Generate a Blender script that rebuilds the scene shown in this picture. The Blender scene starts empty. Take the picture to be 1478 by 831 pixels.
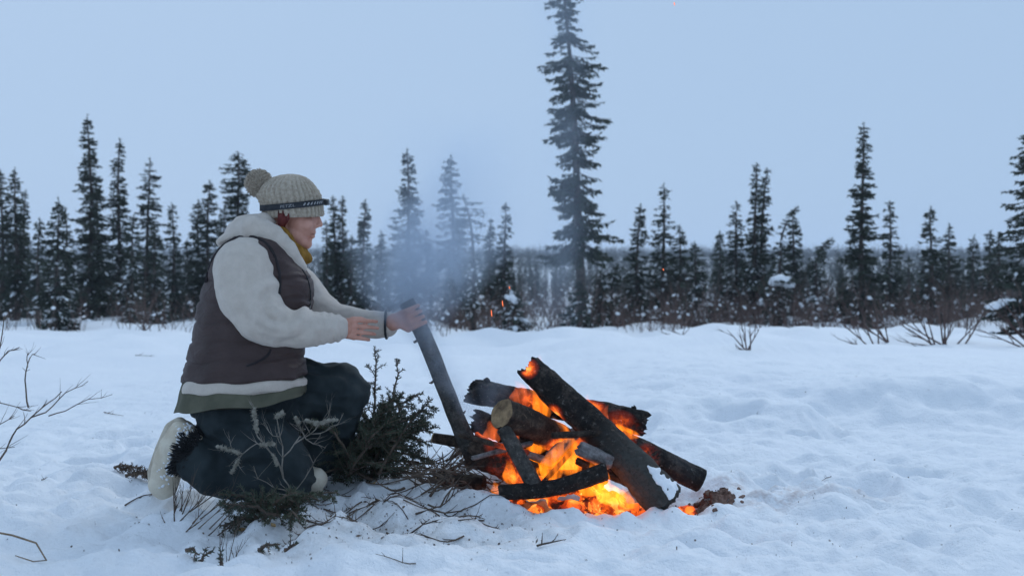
import bpy, bmesh, math, random
import numpy as np
from mathutils import Vector, Matrix, noise, Quaternion

random.seed(7)
R = math.radians
SC = bpy.context.scene
COL = SC.collection

# ------------------------------------------------------------------ camera
F, CX, CY, CAMH = 1585.0, 739.0, 415.5, 0.81
cam = bpy.data.cameras.new('camera'); camo = bpy.data.objects.new('camera', cam); COL.objects.link(camo)
camo.location = (0, 0, CAMH); camo.rotation_euler = (R(90), 0, 0)
cam.sensor_width = 36; cam.lens = 36 * F / 1478
cam.clip_start = 0.05; cam.clip_end = 4000
cam.dof.use_dof = True; cam.dof.focus_distance = 4.15; cam.dof.aperture_fstop = 3.4
SC.camera = camo
# ------------------------------------------------------------------ sky, sun, exposure
SUN_EL, SUN_AZ = R(42), R(152)     # soft light from the brighter sky beyond the trees, a little to the right
W = bpy.data.worlds.new('World'); SC.world = W; W.use_nodes = True
nt = W.node_tree; nt.nodes.clear()
sky = nt.nodes.new('ShaderNodeTexSky'); sky.sky_type = 'NISHITA'; sky.sun_disc = False
sky.sun_elevation = SUN_EL; sky.sun_rotation = R(180) + SUN_AZ; sky.air_density = 1.0; sky.dust_density = 2.0; sky.ozone_density = 3.0
mixw = nt.nodes.new('ShaderNodeMix'); mixw.data_type = 'RGBA'
mixw.inputs['Factor'].default_value = 0.94                   # overcast: an almost even blue-grey dome
mixw.inputs[7].default_value = (4.2, 5.8, 8.0, 1)
nt.links.new(sky.outputs[0], mixw.inputs[6])
bg = nt.nodes.new('ShaderNodeBackground'); bg.inputs[1].default_value = 0.1
nt.links.new(mixw.outputs[2], bg.inputs[0])
wo = nt.nodes.new('ShaderNodeOutputWorld'); nt.links.new(bg.outputs[0], wo.inputs[0])
sl = bpy.data.lights.new('sun', 'SUN'); sl.energy = 0.95; sl.angle = R(30); sl.color = (0.90, 0.96, 1.0)
so = bpy.data.objects.new('sun', sl); COL.objects.link(so)
dirv = Vector((math.sin(SUN_AZ) * math.cos(SUN_EL), -math.cos(SUN_AZ) * math.cos(SUN_EL), math.sin(SUN_EL)))
so.rotation_euler = dirv.to_track_quat('Z', 'Y').to_euler()
so.location = (3, 6, 8)
vs = SC.view_settings
vs.view_transform = 'Standard'; vs.look = 'None'; vs.exposure = 0.0; vs.gamma = 1.0; vs.use_curve_mapping = False
SC.render.engine = 'CYCLES'
cy = SC.cycles
cy.use_denoising = True; cy.max_bounces = 6; cy.diffuse_bounces = 4; cy.glossy_bounces = 2; cy.volume_bounces = 1
cy.transparent_max_bounces = 12; cy.volume_step_rate = 1.0; cy.volume_max_steps = 256

# ------------------------------------------------------------------ helpers
def at(px, py, Y):
    return Vector(((px - CX) * Y / F, Y, CAMH - (py - CY) * Y / F))

def mesh_obj(name, verts, faces, mat, parent=None, smooth=True, **props):
    me = bpy.data.meshes.new(name)
    if isinstance(verts, np.ndarray):
        verts = np.asarray(verts, dtype=np.float32).reshape(-1, 3)
        if isinstance(faces, np.ndarray):
            n = faces.shape[1]; m = faces.shape[0]
            me.vertices.add(len(verts)); me.vertices.foreach_set('co', verts.ravel())
            me.loops.add(m * n); me.loops.foreach_set('vertex_index', faces.astype(np.int32).ravel())
            me.polygons.add(m); me.polygons.foreach_set('loop_start', np.arange(0, m * n, n, dtype=np.int32))
            me.update(calc_edges=True); me.validate()
        else:
            me.from_pydata([tuple(v) for v in verts], [], faces); me.update()
    else:
        me.from_pydata([tuple(v) for v in verts], [], faces); me.update()
    if smooth:
        me.polygons.foreach_set('use_smooth', np.ones(len(me.polygons), dtype=bool))
    if mat: me.materials.append(mat)
    return link(name, me, parent, **props)

def link(name, me, parent=None, **props):
    o = bpy.data.objects.new(name, me); COL.objects.link(o)
    if parent is not None: o.parent = parent
    for k, v in props.items(): o[k] = v
    return o

def empty(name, loc, **props):
    o = link(name, None, None, **props); o.location = loc; o.empty_display_size = 0.1
    return o

def child_mesh(name, verts, faces, mat, parent, **kw):
    """verts are in world space; the parent is an unrotated empty at its location"""
    loc = np.array(parent_world(parent))
    v = np.asarray([tuple(q) for q in verts], dtype=np.float32) - loc if not isinstance(verts, np.ndarray) else verts - loc
    return mesh_obj(name, v.astype(np.float32), faces, mat, parent, **kw)

def parent_world(p):
    l = Vector((0, 0, 0))
    while p is not None:
        l = l + p.location; p = p.parent
    return l

class MB:
    def __init__(s): s.v = []; s.f = []
    def add(s, vs, fs):
        b = len(s.v); s.v.extend([tuple(q) for q in vs]); s.f.extend([tuple(i + b for i in f) for f in fs])
    def build(s, name, mat, parent=None, smooth=True, **kw):
        if parent is not None: return child_mesh(name, s.v, s.f, mat, parent, smooth=smooth, **kw)
        return mesh_obj(name, s.v, s.f, mat, None, smooth, **kw)

def frame(d):
    d = d.normalized()
    u = Vector((0, 0, 1)) if abs(d.z) < 0.9 else Vector((1, 0, 0))
    a = d.cross(u).normalized(); return a, a.cross(d).normalized()

def tube(mb, pts, rad, n=6, caps=True, wob=0.0, seed=0, flat=1.0):
    pts = [Vector(p) for p in pts]; k = len(pts); vs = []
    for i in range(k):
        d = (pts[min(i + 1, k - 1)] - pts[max(i - 1, 0)])
        a, b = frame(d if d.length > 1e-9 else Vector((0, 0, 1)))
        r = rad[i] if hasattr(rad, '__len__') else rad
        for j in range(n):
            t = 2 * math.pi * j / n
            q = a * math.cos(t) + b * math.sin(t) * flat
            rr = r
            if wob: rr = r * (1 + wob * noise.noise(q * 1.7 + Vector((seed * 7.3, 0, 0)) + pts[i] * 9.0))
            vs.append(pts[i] + q * rr)
    fs = [(i * n + j, i * n + (j + 1) % n, (i + 1) * n + (j + 1) % n, (i + 1) * n + j) for i in range(k - 1) for j in range(n)]
    if caps:
        fs.append(tuple(range(n))[::-1]); fs.append(tuple(range((k - 1) * n, k * n)))
    mb.add(vs, fs)

_ico = {}
def ico(sub):
    if sub not in _ico:
        bm = bmesh.new(); bmesh.ops.create_icosphere(bm, subdivisions=sub, radius=1)
        bm.verts.ensure_lookup_table()
        _ico[sub] = (np.array([v.co[:] for v in bm.verts]), [tuple(v.index for v in f.verts) for f in bm.faces]); bm.free()
    return _ico[sub]

def ball(mb, c, r, sub=2, rot=None):
    V, Fc = ico(sub); r = r if hasattr(r, '__len__') else (r, r, r)
    P_ = V * np.array(r)
    if rot is not None: P_ = P_ @ np.array(rot.to_3x3()).T
    mb.add(P_ + np.array(c), Fc)

def chain(mb, items, step=0.3, sub=2):
    """a run of spheres between (point, radius) stations: a tapered limb"""
    for (p, r), (q, s) in zip(items[:-1], items[1:]):
        L = (q - p).length; n = max(2, int(L / (step * min(r, s))) + 1)
        for i in range(n + 1):
            t = i / n; ball(mb, p.lerp(q, t), r + (s - r) * t, sub)

def remesh(mb, voxel, smooth_it=4, factor=0.5, post=None):
    """one continuous skin over overlapping shapes"""
    me = bpy.data.meshes.new('tmp'); me.from_pydata(mb.v, [], mb.f); me.update()
    o = bpy.data.objects.new('tmp', me); COL.objects.link(o)
    m = o.modifiers.new('r', 'REMESH'); m.mode = 'VOXEL'; m.voxel_size = voxel
    if smooth_it:
        s = o.modifiers.new('s', 'SMOOTH'); s.iterations = smooth_it; s.factor = factor
    dg = bpy.context.evaluated_depsgraph_get()
    ev = o.evaluated_get(dg); out = bpy.data.meshes.new_from_object(ev, depsgraph=dg)
    bpy.data.objects.remove(o); bpy.data.meshes.remove(me)
    n = len(out.vertices); co = np.empty(n * 3); out.vertices.foreach_get('co', co); co = co.reshape(-1, 3)
    if post:
        nr = np.empty(n * 3); out.vertices.foreach_get('normal', nr); nr = nr.reshape(-1, 3)
        co = post(co, nr)
    fs = [tuple(p.vertices) for p in out.polygons]
    bpy.data.meshes.remove(out)
    return co, fs

# numpy gradient noise
def perlin(x, y, seed=0):
    rg = np.random.RandomState(seed); pm = rg.permutation(256); pm = np.r_[pm, pm]; an = rg.rand(256) * 2 * np.pi
    gx, gy = np.cos(an), np.sin(an)
    x = np.asarray(x, float); y = np.asarray(y, float)
    xi = np.floor(x).astype(int); yi = np.floor(y).astype(int); xf = x - xi; yf = y - yi
    u = xf ** 3 * (xf * (xf * 6 - 15) + 10); v = yf ** 3 * (yf * (yf * 6 - 15) + 10)
    def g(ix, iy, dx, dy):
        h = pm[pm[ix & 255] + (iy & 255)]; return gx[h] * dx + gy[h] * dy
    a = g(xi, yi, xf, yf); b = g(xi + 1, yi, xf - 1, yf); c = g(xi, yi + 1, xf, yf - 1); d = g(xi + 1, yi + 1, xf - 1, yf - 1)
    return (a + u * (b - a)) + v * ((c + u * (d - c)) - (a + u * (b - a)))

def sstep(a, b, x):
    t = np.clip((x - a) / (b - a), 0, 1); return t * t * (3 - 2 * t)

# ------------------------------------------------------------------ materials
def nodes(m):
    m.use_nodes = True; t = m.node_tree; t.nodes.clear(); return t
def N(t, ty, **kw):
    n = t.nodes.new(ty)
    for k, v in kw.items(): setattr(n, k, v)
    return n
def ramp(t, fac, stops, interp='LINEAR'):
    r = N(t, 'ShaderNodeValToRGB'); e = r.color_ramp; e.interpolation = interp
    while len(e.elements) < len(stops): e.elements.new(0.5)
    for el, (p, c) in zip(e.elements, stops):
        el.position = p; el.color = (*c, 1) if len(c) == 3 else c
    t.links.new(fac, r.inputs[0]); return r.outputs[0]
def mixc(t, fac, a, b, bt='MIX'):
    m = N(t, 'ShaderNodeMix', data_type='RGBA', blend_type=bt)
    for sock, v in ((0, fac), (6, a), (7, b)):
        if hasattr(v, 'is_linked') or hasattr(v, 'node'): t.links.new(v, m.inputs[sock])
        else: m.inputs[sock].default_value = v if sock == 0 else (*v, 1)
    return m.outputs[2]
def math_n(t, op, a, b=None, clamp=False):
    m = N(t, 'ShaderNodeMath', operation=op, use_clamp=clamp)
    for i, v in enumerate((a, b)):
        if v is None: continue
        if hasattr(v, 'node'): t.links.new(v, m.inputs[i])
        else: m.inputs[i].default_value = v
    return m.outputs[0]
def tex(t, kind, co, scale, detail=4, rough=0.6, **kw):
    n = N(t, kind)
    if kind == 'ShaderNodeTexNoise':
        n.inputs['Detail'].default_value = detail; n.inputs['Roughness'].default_value = rough
        if 'dist' in kw: n.inputs['Distortion'].default_value = kw['dist']
    n.inputs['Scale'].default_value = scale; t.links.new(co, n.inputs['Vector']); return n
def coords(t, scale=(1, 1, 1), which='Object', rot=(0, 0, 0)):
    c = N(t, 'ShaderNodeTexCoord'); m = N(t, 'ShaderNodeMapping'); m.inputs['Scale'].default_value = scale; m.inputs['Rotation'].default_value = rot
    t.links.new(c.outputs[which], m.inputs[0]); return m.outputs[0]
def bump(t, h, strength, dist, prev=None):
    b = N(t, 'ShaderNodeBump'); b.inputs['Strength'].default_value = strength; b.inputs['Distance'].default_value = dist
    t.links.new(h, b.inputs['Height'])
    if prev is not None: t.links.new(prev, b.inputs['Normal'])
    return b.outputs[0]
def surf(t, col, rough=0.8, normal=None, spec=0.3, emit=None, estr=0.0, sheen=0.0):
    b = N(t, 'ShaderNodeBsdfPrincipled'); o = N(t, 'ShaderNodeOutputMaterial')
    if hasattr(col, 'node'): t.links.new(col, b.inputs['Base Color'])
    else: b.inputs['Base Color'].default_value = (*col, 1)
    if hasattr(rough, 'node'): t.links.new(rough, b.inputs['Roughness'])
    else: b.inputs['Roughness'].default_value = rough
    b.inputs['Specular IOR Level'].default_value = spec
    if normal is not None: t.links.new(normal, b.inputs['Normal'])
    if emit is not None:
        t.links.new(emit, b.inputs['Emission Color'])
        if hasattr(estr, 'node'): t.links.new(estr, b.inputs['Emission Strength'])
        else: b.inputs['Emission Strength'].default_value = estr
    if sheen: b.inputs['Sheen Weight'].default_value = sheen; b.inputs['Sheen Roughness'].default_value = 0.6
    t.links.new(b.outputs[0], o.inputs[0]); return b
def simple(name, c1, c2, scale=8, rough=0.85, bstr=0.4, bscale=60, bdist=0.004, spec=0.25, detail=5, stretch=(1, 1, 1), sheen=0.0, lo=0.35, hi=0.65):
    m = bpy.data.materials.new(name); t = nodes(m); co = coords(t, stretch)
    n = tex(t, 'ShaderNodeTexNoise', co, scale, detail)
    c = ramp(t, n.outputs[0], [(lo, c1), (hi, c2)])
    b = None
    if bstr: b = bump(t, tex(t, 'ShaderNodeTexNoise', co, bscale, 4).outputs[0], bstr, bdist)
    surf(t, c, rough, b, spec, sheen=sheen); return m

MAT = {}
MAT['needle'] = simple('spruce_needles', (0.034, 0.046, 0.036), (0.075, 0.086, 0.062), 1.6, 0.75, 0, spec=0.2)
MAT['needle_far'] = simple('far_spruce_needles', (0.03, 0.036, 0.032), (0.075, 0.074, 0.062), 0.12, 0.85, 0, spec=0.1)
MAT['needle_near'] = simple('bough_needles', (0.030, 0.045, 0.032), (0.085, 0.10, 0.062), 9, 0.6, 0, spec=0.3)
MAT['bark'] = simple('spruce_bark', (0.045, 0.038, 0.034), (0.12, 0.10, 0.088), 14, 0.95, 0.6, 50)
MAT['brush'] = simple('willow_bark', (0.085, 0.052, 0.045), (0.20, 0.14, 0.12), 2.5, 0.9, 0)
MAT['twig'] = simple('twig_bark', (0.06, 0.045, 0.038), (0.17, 0.125, 0.095), 12, 0.9, 0)
MAT['lichen'] = simple('lichen', (0.16, 0.15, 0.12), (0.34, 0.32, 0.27), 40, 0.95, 0.8, 150, 0.004)
MAT['cutwood'] = simple('cut_wood', (0.34, 0.21, 0.10), (0.58, 0.40, 0.20), 20, 0.85, 0.4, 90)
MAT['tree_snow'] = simple('tree_snow', (0.80, 0.83, 0.87), (0.88, 0.90, 0.93), 6, 0.7, 0.3, 20, 0.02, spec=0.2)

def snow_material():
    m = bpy.data.materials.new('snow'); t = nodes(m); co = coords(t)
    n1 = tex(t, 'ShaderNodeTexNoise', co, 1.1, 5); n2 = tex(t, 'ShaderNodeTexNoise', co, 14, 6, 0.7); n3 = tex(t, 'ShaderNodeTexNoise', co, 70, 4, 0.7)
    c = ramp(t, n1.outputs[0], [(0.3, (0.87, 0.90, 0.945)), (0.7, (0.915, 0.94, 0.97))])
    # trampled, dirtied snow around the camp (needles and bark ground into it)
    sep = N(t, 'ShaderNodeSeparateXYZ'); t.links.new(co, sep.inputs[0])
    def blob(cx, cy, rx, ry):
        dx = math_n(t, 'DIVIDE', math_n(t, 'SUBTRACT', sep.outputs[0], cx), rx); dy = math_n(t, 'DIVIDE', math_n(t, 'SUBTRACT', sep.outputs[1], cy), ry)
        d2 = math_n(t, 'ADD', math_n(t, 'MULTIPLY', dx, dx), math_n(t, 'MULTIPLY', dy, dy))
        return math_n(t, 'SUBTRACT', 1.0, d2, True)
    sp = ramp(t, n2.outputs[0], [(0.42, (0, 0, 0)), (0.72, (1, 1, 1))])
    d = math_n(t, 'MULTIPLY', blob(-0.45, 3.75, 0.75, 0.55), math_n(t, 'ADD', math_n(t, 'MULTIPLY', sp, 0.8), 0.25))
    c = mixc(t, math_n(t, 'MULTIPLY', d, 0.75), c, (0.40, 0.38, 0.36))
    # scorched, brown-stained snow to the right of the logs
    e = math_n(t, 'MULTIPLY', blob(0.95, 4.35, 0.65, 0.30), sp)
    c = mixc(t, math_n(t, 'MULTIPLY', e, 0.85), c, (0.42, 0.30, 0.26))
    # ash, soot and soil in the fire hollow
    f = math_n(t, 'MULTIPLY', blob(0.24, 4.33, 0.52, 0.30), 2.2, True)
    c = mixc(t, math_n(t, 'MULTIPLY', f, math_n(t, 'ADD', math_n(t, 'MULTIPLY', sp, 0.5), 0.6), True), c, (0.05, 0.035, 0.03))
    b = bump(t, n2.outputs[0], 0.55, 0.04); b = bump(t, n3.outputs[0], 0.6, 0.008, b)
    surf(t, c, 0.65, b, 0.25); return m
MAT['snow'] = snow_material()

# ------------------------------------------------------------------ the snow-covered ground
FX, FY = 0.26, 4.32
def gz(x, y):
    x = np.asarray(x, float); y = np.asarray(y, float)
    near = 1 - sstep(7, 16, y)
    z = 0.07 * perlin(x / 3.1, y / 3.1, 1) + 0.06 * perlin(x / 1.1, y / 1.3, 2)
    tramp = np.exp(-(((x + 0.4) / 2.8) ** 2 + ((y - 4.2) / 1.6) ** 2)) * near
    rough = 0.34 + 0.82 * tramp
    lump = np.abs(perlin(x / 0.34, y / 0.34, 3)) * 0.15 + perlin(x / 0.17, y / 0.17, 4) * 0.045 + np.abs(perlin(x / 0.09, y / 0.09, 14)) * 0.045 + perlin(x / 0.055, y / 0.055, 5) * 0.013
    z = z + (lump - 0.05) * rough * near
    # deeper untouched snow beyond the trampled camp
    edge = 6.1 + 0.5 * perlin(x / 1.3, x * 0 + 3.3, 6) + 0.45 * perlin(x / 0.4, y / 0.5, 16) + 0.2 * perlin(x / 0.16, y / 0.2, 17)
    z = z + (0.17 * sstep(-0.25, 0.55, y - edge) * sstep(-0.3, 1.2, x) + 0.04 * sstep(0, 1.5, y - edge)) * (1 - sstep(12, 20, y))
    z = z + 0.30 * (perlin(x / 1.7, y / 2.4, 21) + .5 * perlin(x / .7, y / .9, 22)) * sstep(9, 16, y) * (1 - sstep(30, 50, y))
    # soft mound on the right
    z = z + 0.07 * np.exp(-(((x - 2.4) / 0.8) ** 2 + ((y - 6.6) / 0.7) ** 2)) + 0.05 * np.exp(-(((x - 1.5) / 0.7) ** 2 + ((y - 7.9) / 0.6) ** 2))
    # the fire has melted itself a hollow with a low rim in front
    d = np.sqrt(((x - FX) / 0.56) ** 2 + ((y - FY) / 0.36) ** 2)
    z = z - 0.075 * (1 - sstep(0.55, 1.1, d)) + 0.035 * np.exp(-((d - 1.22) / 0.16) ** 2) * (y < FY + 0.1)
    z = z + 0.045 * np.exp(-(((x - 0.06) / 0.22) ** 2 + ((y - 4.0) / 0.085) ** 2))
    # knees press into the snow; a hollow left behind the boot
    z = z - 0.05 * np.exp(-(((x + 1.02) / 0.40) ** 2 + ((y - 4.12) / 0.25) ** 2))
    z = z - 0.07 * np.exp(-(((x + 1.50) / 0.13) ** 2 + ((y - 4.45) / 0.10) ** 2))
    # footprints
    for fx, fy, a in FOOT:
        c, s = math.cos(a), math.sin(a); u = (x - fx) * c + (y - fy) * s; v = -(x - fx) * s + (y - fy) * c
        q = (u / 0.16) ** 4 + (v / 0.07) ** 4
        z = z - 0.045 * np.exp(-q) + 0.012 * np.exp(-((np.sqrt(q + 1e-9) - 1.6) / 0.7) ** 2)
    # far rise that carries the forest
    z = z + 17.0 * sstep(70, 620, y) + 2.0 * sstep(40, 300, y) * perlin(x / 160, y / 160, 9)
    return z
rf = random.Random(3)
FOOT = [(rf.uniform(-2.2, 1.9), rf.uniform(3.3, 6.4), rf.uniform(0, 3.1)) for _ in range(44)]
FOOT = [f for f in FOOT if not (-1.5 < f[0] < 0.8 and 3.7 < f[1] < 4.8)]

def axis_coords(lo, hi, step, far_lo, far_hi, g=1.09):
    c = list(np.arange(lo, hi, step)); s = step; v = c[-1]
    while v < far_hi: s *= g; v += s; c.append(v)
    s = step; v = lo; pre = []
    while v > far_lo: s *= g; v -= s; pre.append(v)
    return np.array(pre[::-1] + c)
gx_ = axis_coords(-2.9, 3.3, 0.019, -1500, 1500, 1.06); gy_ = axis_coords(2.7, 7.2, 0.019, -60, 1500, 1.035)
GX, GY = np.meshgrid(gx_, gy_); GZ = gz(GX, GY)
nx, ny = len(gx_), len(gy_)
idx = np.arange(nx * ny).reshape(ny, nx)
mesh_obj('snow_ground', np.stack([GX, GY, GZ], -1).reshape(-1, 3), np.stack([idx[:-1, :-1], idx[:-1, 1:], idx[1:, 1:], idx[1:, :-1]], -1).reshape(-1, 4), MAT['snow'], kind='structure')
def g0(x, y): return float(gz(np.array([x]), np.array([y]))[0])
def onground(px, Y, dz=0.0):
    x = (px - CX) * Y / F; return Vector((x, Y, g0(x, Y) + dz))
# ------------------------------------------------------------------ spruces
def diamonds(P0, D, L, Wd, rng):
    """pointed needle sprays: one quad each from base P0 along D"""
    n = len(P0)
    rnd = rng.normal(size=(n, 3)); side = np.cross(D, rnd); side /= (np.linalg.norm(side, axis=1, keepdims=True) + 1e-9)
    mid = P0 + D * (L * 0.45)[:, None]
    v = np.stack([P0, mid + side * Wd[:, None], P0 + D * L[:, None], mid - side * Wd[:, None]], 1).reshape(-1, 3)
    f = np.arange(n * 4).reshape(-1, 4); return v, f

PROF = {
    'cone': lambda t: (1 - t) ** 0.75 * (0.75 + 0.25 * np.minimum(1, t / 0.12)),
    'spire': lambda t: 0.34 * (1 - t) ** 0.45 + 0.66 * (1 - t) ** 1.25,
    'column': lambda t: np.minimum(1, ((1 - t) / 0.45)) ** 0.7 * (0.85 + 0.15 * np.sin(t * 23)),
    'shag': lambda t: (0.66 + 0.17 * np.sin(t * 31) + 0.17 * np.sin(t * 13 + 1)) * np.minimum(1, (1 - t) / 0.30) ** 0.6 * (1.25 - 0.45 * t),
    'club': lambda t: (0.62 + 0.38 * np.sin(t * 9 + 0.5)) * np.minimum(1, (1 - t) / 0.10) ** 0.6,
}
def spruce(px, top, hw, Y, z0, prof, dens, snow, label, seed, bend=0.0, group=None, name='spruce_tree', fl=1.0, lean=0.0, tipgap=0.0, dr0=0.0):
    rng = np.random.RandomState(seed)
    base = onground(px, Y, -0.03); H = at(px, top, Y).z - base.z; Rm = hw * Y / F
    root = empty(name, base, label=label, category='tree')
    if group: root['group'] = group
    P_ = PROF[prof]
    def spine(t):       # t: 0..1 up the trunk; gentle sway plus a bent leader
        t = np.asarray(t, float)
        w = 0.012 * H * np.sin(t * 5 + seed) * t
        return np.stack([lean * t * H + w + bend * np.maximum(0, t - 0.6) ** 2 * 6.0, 0.01 * H * np.cos(t * 4 + seed) * t, H * t - abs(bend) * np.maximum(0, t - 0.75) ** 2 * 5], -1)
    # trunk
    mb = MB(); ts = np.linspace(0, 1, 12); r0 = 0.011 * H + 0.02
    tube(mb, [Vector(p) for p in spine(ts)], [r0 * (1 - t) ** 0.8 + 0.006 for t in ts], 7, wob=0.25, seed=seed)
    loc = np.array(base)
    mesh_obj('trunk', np.array(mb.v), mb.f, MAT['bark'], root)
    # branches
    nb = int(dens * 78 * (H - z0 * H) / (0.5 + 0.5 * max(0.4, Rm)) ** 0.3)
    tb = z0 + (1 - z0) * np.sort(rng.rand(nb) ** 1.05) * 0.985
    tb += 0.006 * np.sin(tb * H * 14)
    tl = (tb - z0) / (1 - z0); az = rng.rand(nb) * 2 * np.pi
    ln = Rm * P_(np.clip(tl, 0, 1)) * rng.uniform(0.40, 1.12, nb) + 0.06
    clump = 0.88 + 0.34 * np.sin(tb * H * 3.1 + seed + 2 * np.sin(az + seed)) * np.sin(az * 2 + seed * 1.3 + tb * 17); ln *= clump
    if tipgap: ln = np.where(tl > 1 - tipgap, ln * 0.5 + 0.03, ln)
    droop = (dr0 + rng.uniform(0.25, 0.85, nb)) * (1.15 - 0.85 * tl); up = droop * rng.uniform(0.35, 0.8, nb)
    sp = spine(tb); ca, sa = np.cos(az), np.sin(az)
    def bp(i, s):       # points on branches i at parameter s
        r = ln[i] * s
        return sp[i] + np.stack([ca[i] * r, sa[i] * r, ln[i] * (-droop[i] * s + up[i] * s * s)], -1)
    # wood of the branches: slim three-sided rods
    S = np.array([0, 0.5, 1.0]); ii = np.arange(nb)
    rings = []
    for k, s in enumerate(S):
        c = bp(ii, s); rr = (0.004 + 0.012 * ln) * (1 - 0.8 * s)
        pa = np.stack([-sa, ca, 0 * ca], -1)
        for a in (0, 2.094, 4.189):
            rings.append(c + pa * (math.cos(a) * rr)[:, None] + np.array([0, 0, 1]) * (math.sin(a) * rr)[:, None])
    rv = np.stack(rings, 1).reshape(-1, 3); b9 = (np.arange(nb) * 9)[:, None, None]
    q = np.array([[k * 3 + j, k * 3 + (j + 1) % 3, (k + 1) * 3 + (j + 1) % 3, (k + 1) * 3 + j] for k in range(2) for j in range(3)])
    mesh_obj('branches', rv, (b9 + q[None]).reshape(-1, 4), MAT['bark'], root, kind='stuff')
    # needle sprays
    m = np.maximum(5, (fl * ln / 0.0135).astype(int)); bi = np.repeat(ii, m); n = len(bi)
    s = rng.rand(n) ** 0.7 * 0.9 + 0.1
    p = bp(bi, s); tg = bp(bi, np.minimum(1, s + 0.05)) - bp(bi, s - 0.02); tg /= np.linalg.norm(tg, axis=1, keepdims=True)
    sd = np.stack([-sa[bi], ca[bi], 0 * s], -1) * rng.choice([-1, 1], n)[:, None]
    D = tg * rng.uniform(0.2, 1.0, n)[:, None] + sd * rng.uniform(0.1, 0.9, n)[:, None] + np.array([0, 0, -1]) * rng.uniform(-0.25 + .5 * dr0, 0.7 + 2.2 * dr0, n)[:, None]
    D /= np.linalg.norm(D, axis=1, keepdims=True)
    L = rng.uniform(0.045, 0.12, n) * (0.8 + 0.35 * (1 - tl[bi])); Wd = L * rng.uniform(0.12, 0.22, n)
    V1, F1 = diamonds(p, D, L, Wd, rng)
    # upright leader
    k = 26; tt = rng.uniform(0.93, 1.0, k); D2 = rng.normal(size=(k, 3)) * 0.6 + np.array([0, 0, 0.9]); D2 /= np.linalg.norm(D2, axis=1, keepdims=True)
    V2, F2 = diamonds(spine(tt), D2, rng.uniform(0.05, 0.10, k), np.full(k, 0.010), rng)
    mesh_obj('crown', np.r_[V1, V2], np.r_[F1, F2 + len(V1)], MAT['needle'], root, smooth=False)
    # snow caught on the boughs
    if snow > 0:
        ns = int(snow * 80); mbv = []; mbf = []; V, Fc = ico(1); Fc = np.array(Fc); b0 = 0
        pick = rng.choice(nb, ns, p=(lambda w: w / w.sum())(ln * np.maximum(0.04, .8 - tl)))
        ss = rng.uniform(0.35, 1.0, ns); c = bp(pick, ss)
        for j in range(ns):
            r = rng.uniform(0.010, 0.034) * (1.8 if rng.rand() < 0.10 else 1)
            a = az[pick[j]]; st = rng.uniform(1.0, 2.4)
            pts = V * (1 + 0.32 * rng.normal(size=(len(V), 1))) * np.array([r * st, r, r * 0.75])
            x = pts[:, 0] * math.cos(a) - pts[:, 1] * math.sin(a); y = pts[:, 0] * math.sin(a) + pts[:, 1] * math.cos(a)
            mbv.append(np.stack([x, y, pts[:, 2] - 0.9 * pts[:, 0] * droop[pick[j]]], -1) + c[j] + np.array([0, 0, r * 0.35])); mbf.append(Fc + b0); b0 += len(V)
        mesh_obj('snow_load', np.concatenate(mbv), np.concatenate(mbf), MAT['tree_snow'], root, kind='stuff')
    return root

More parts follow.
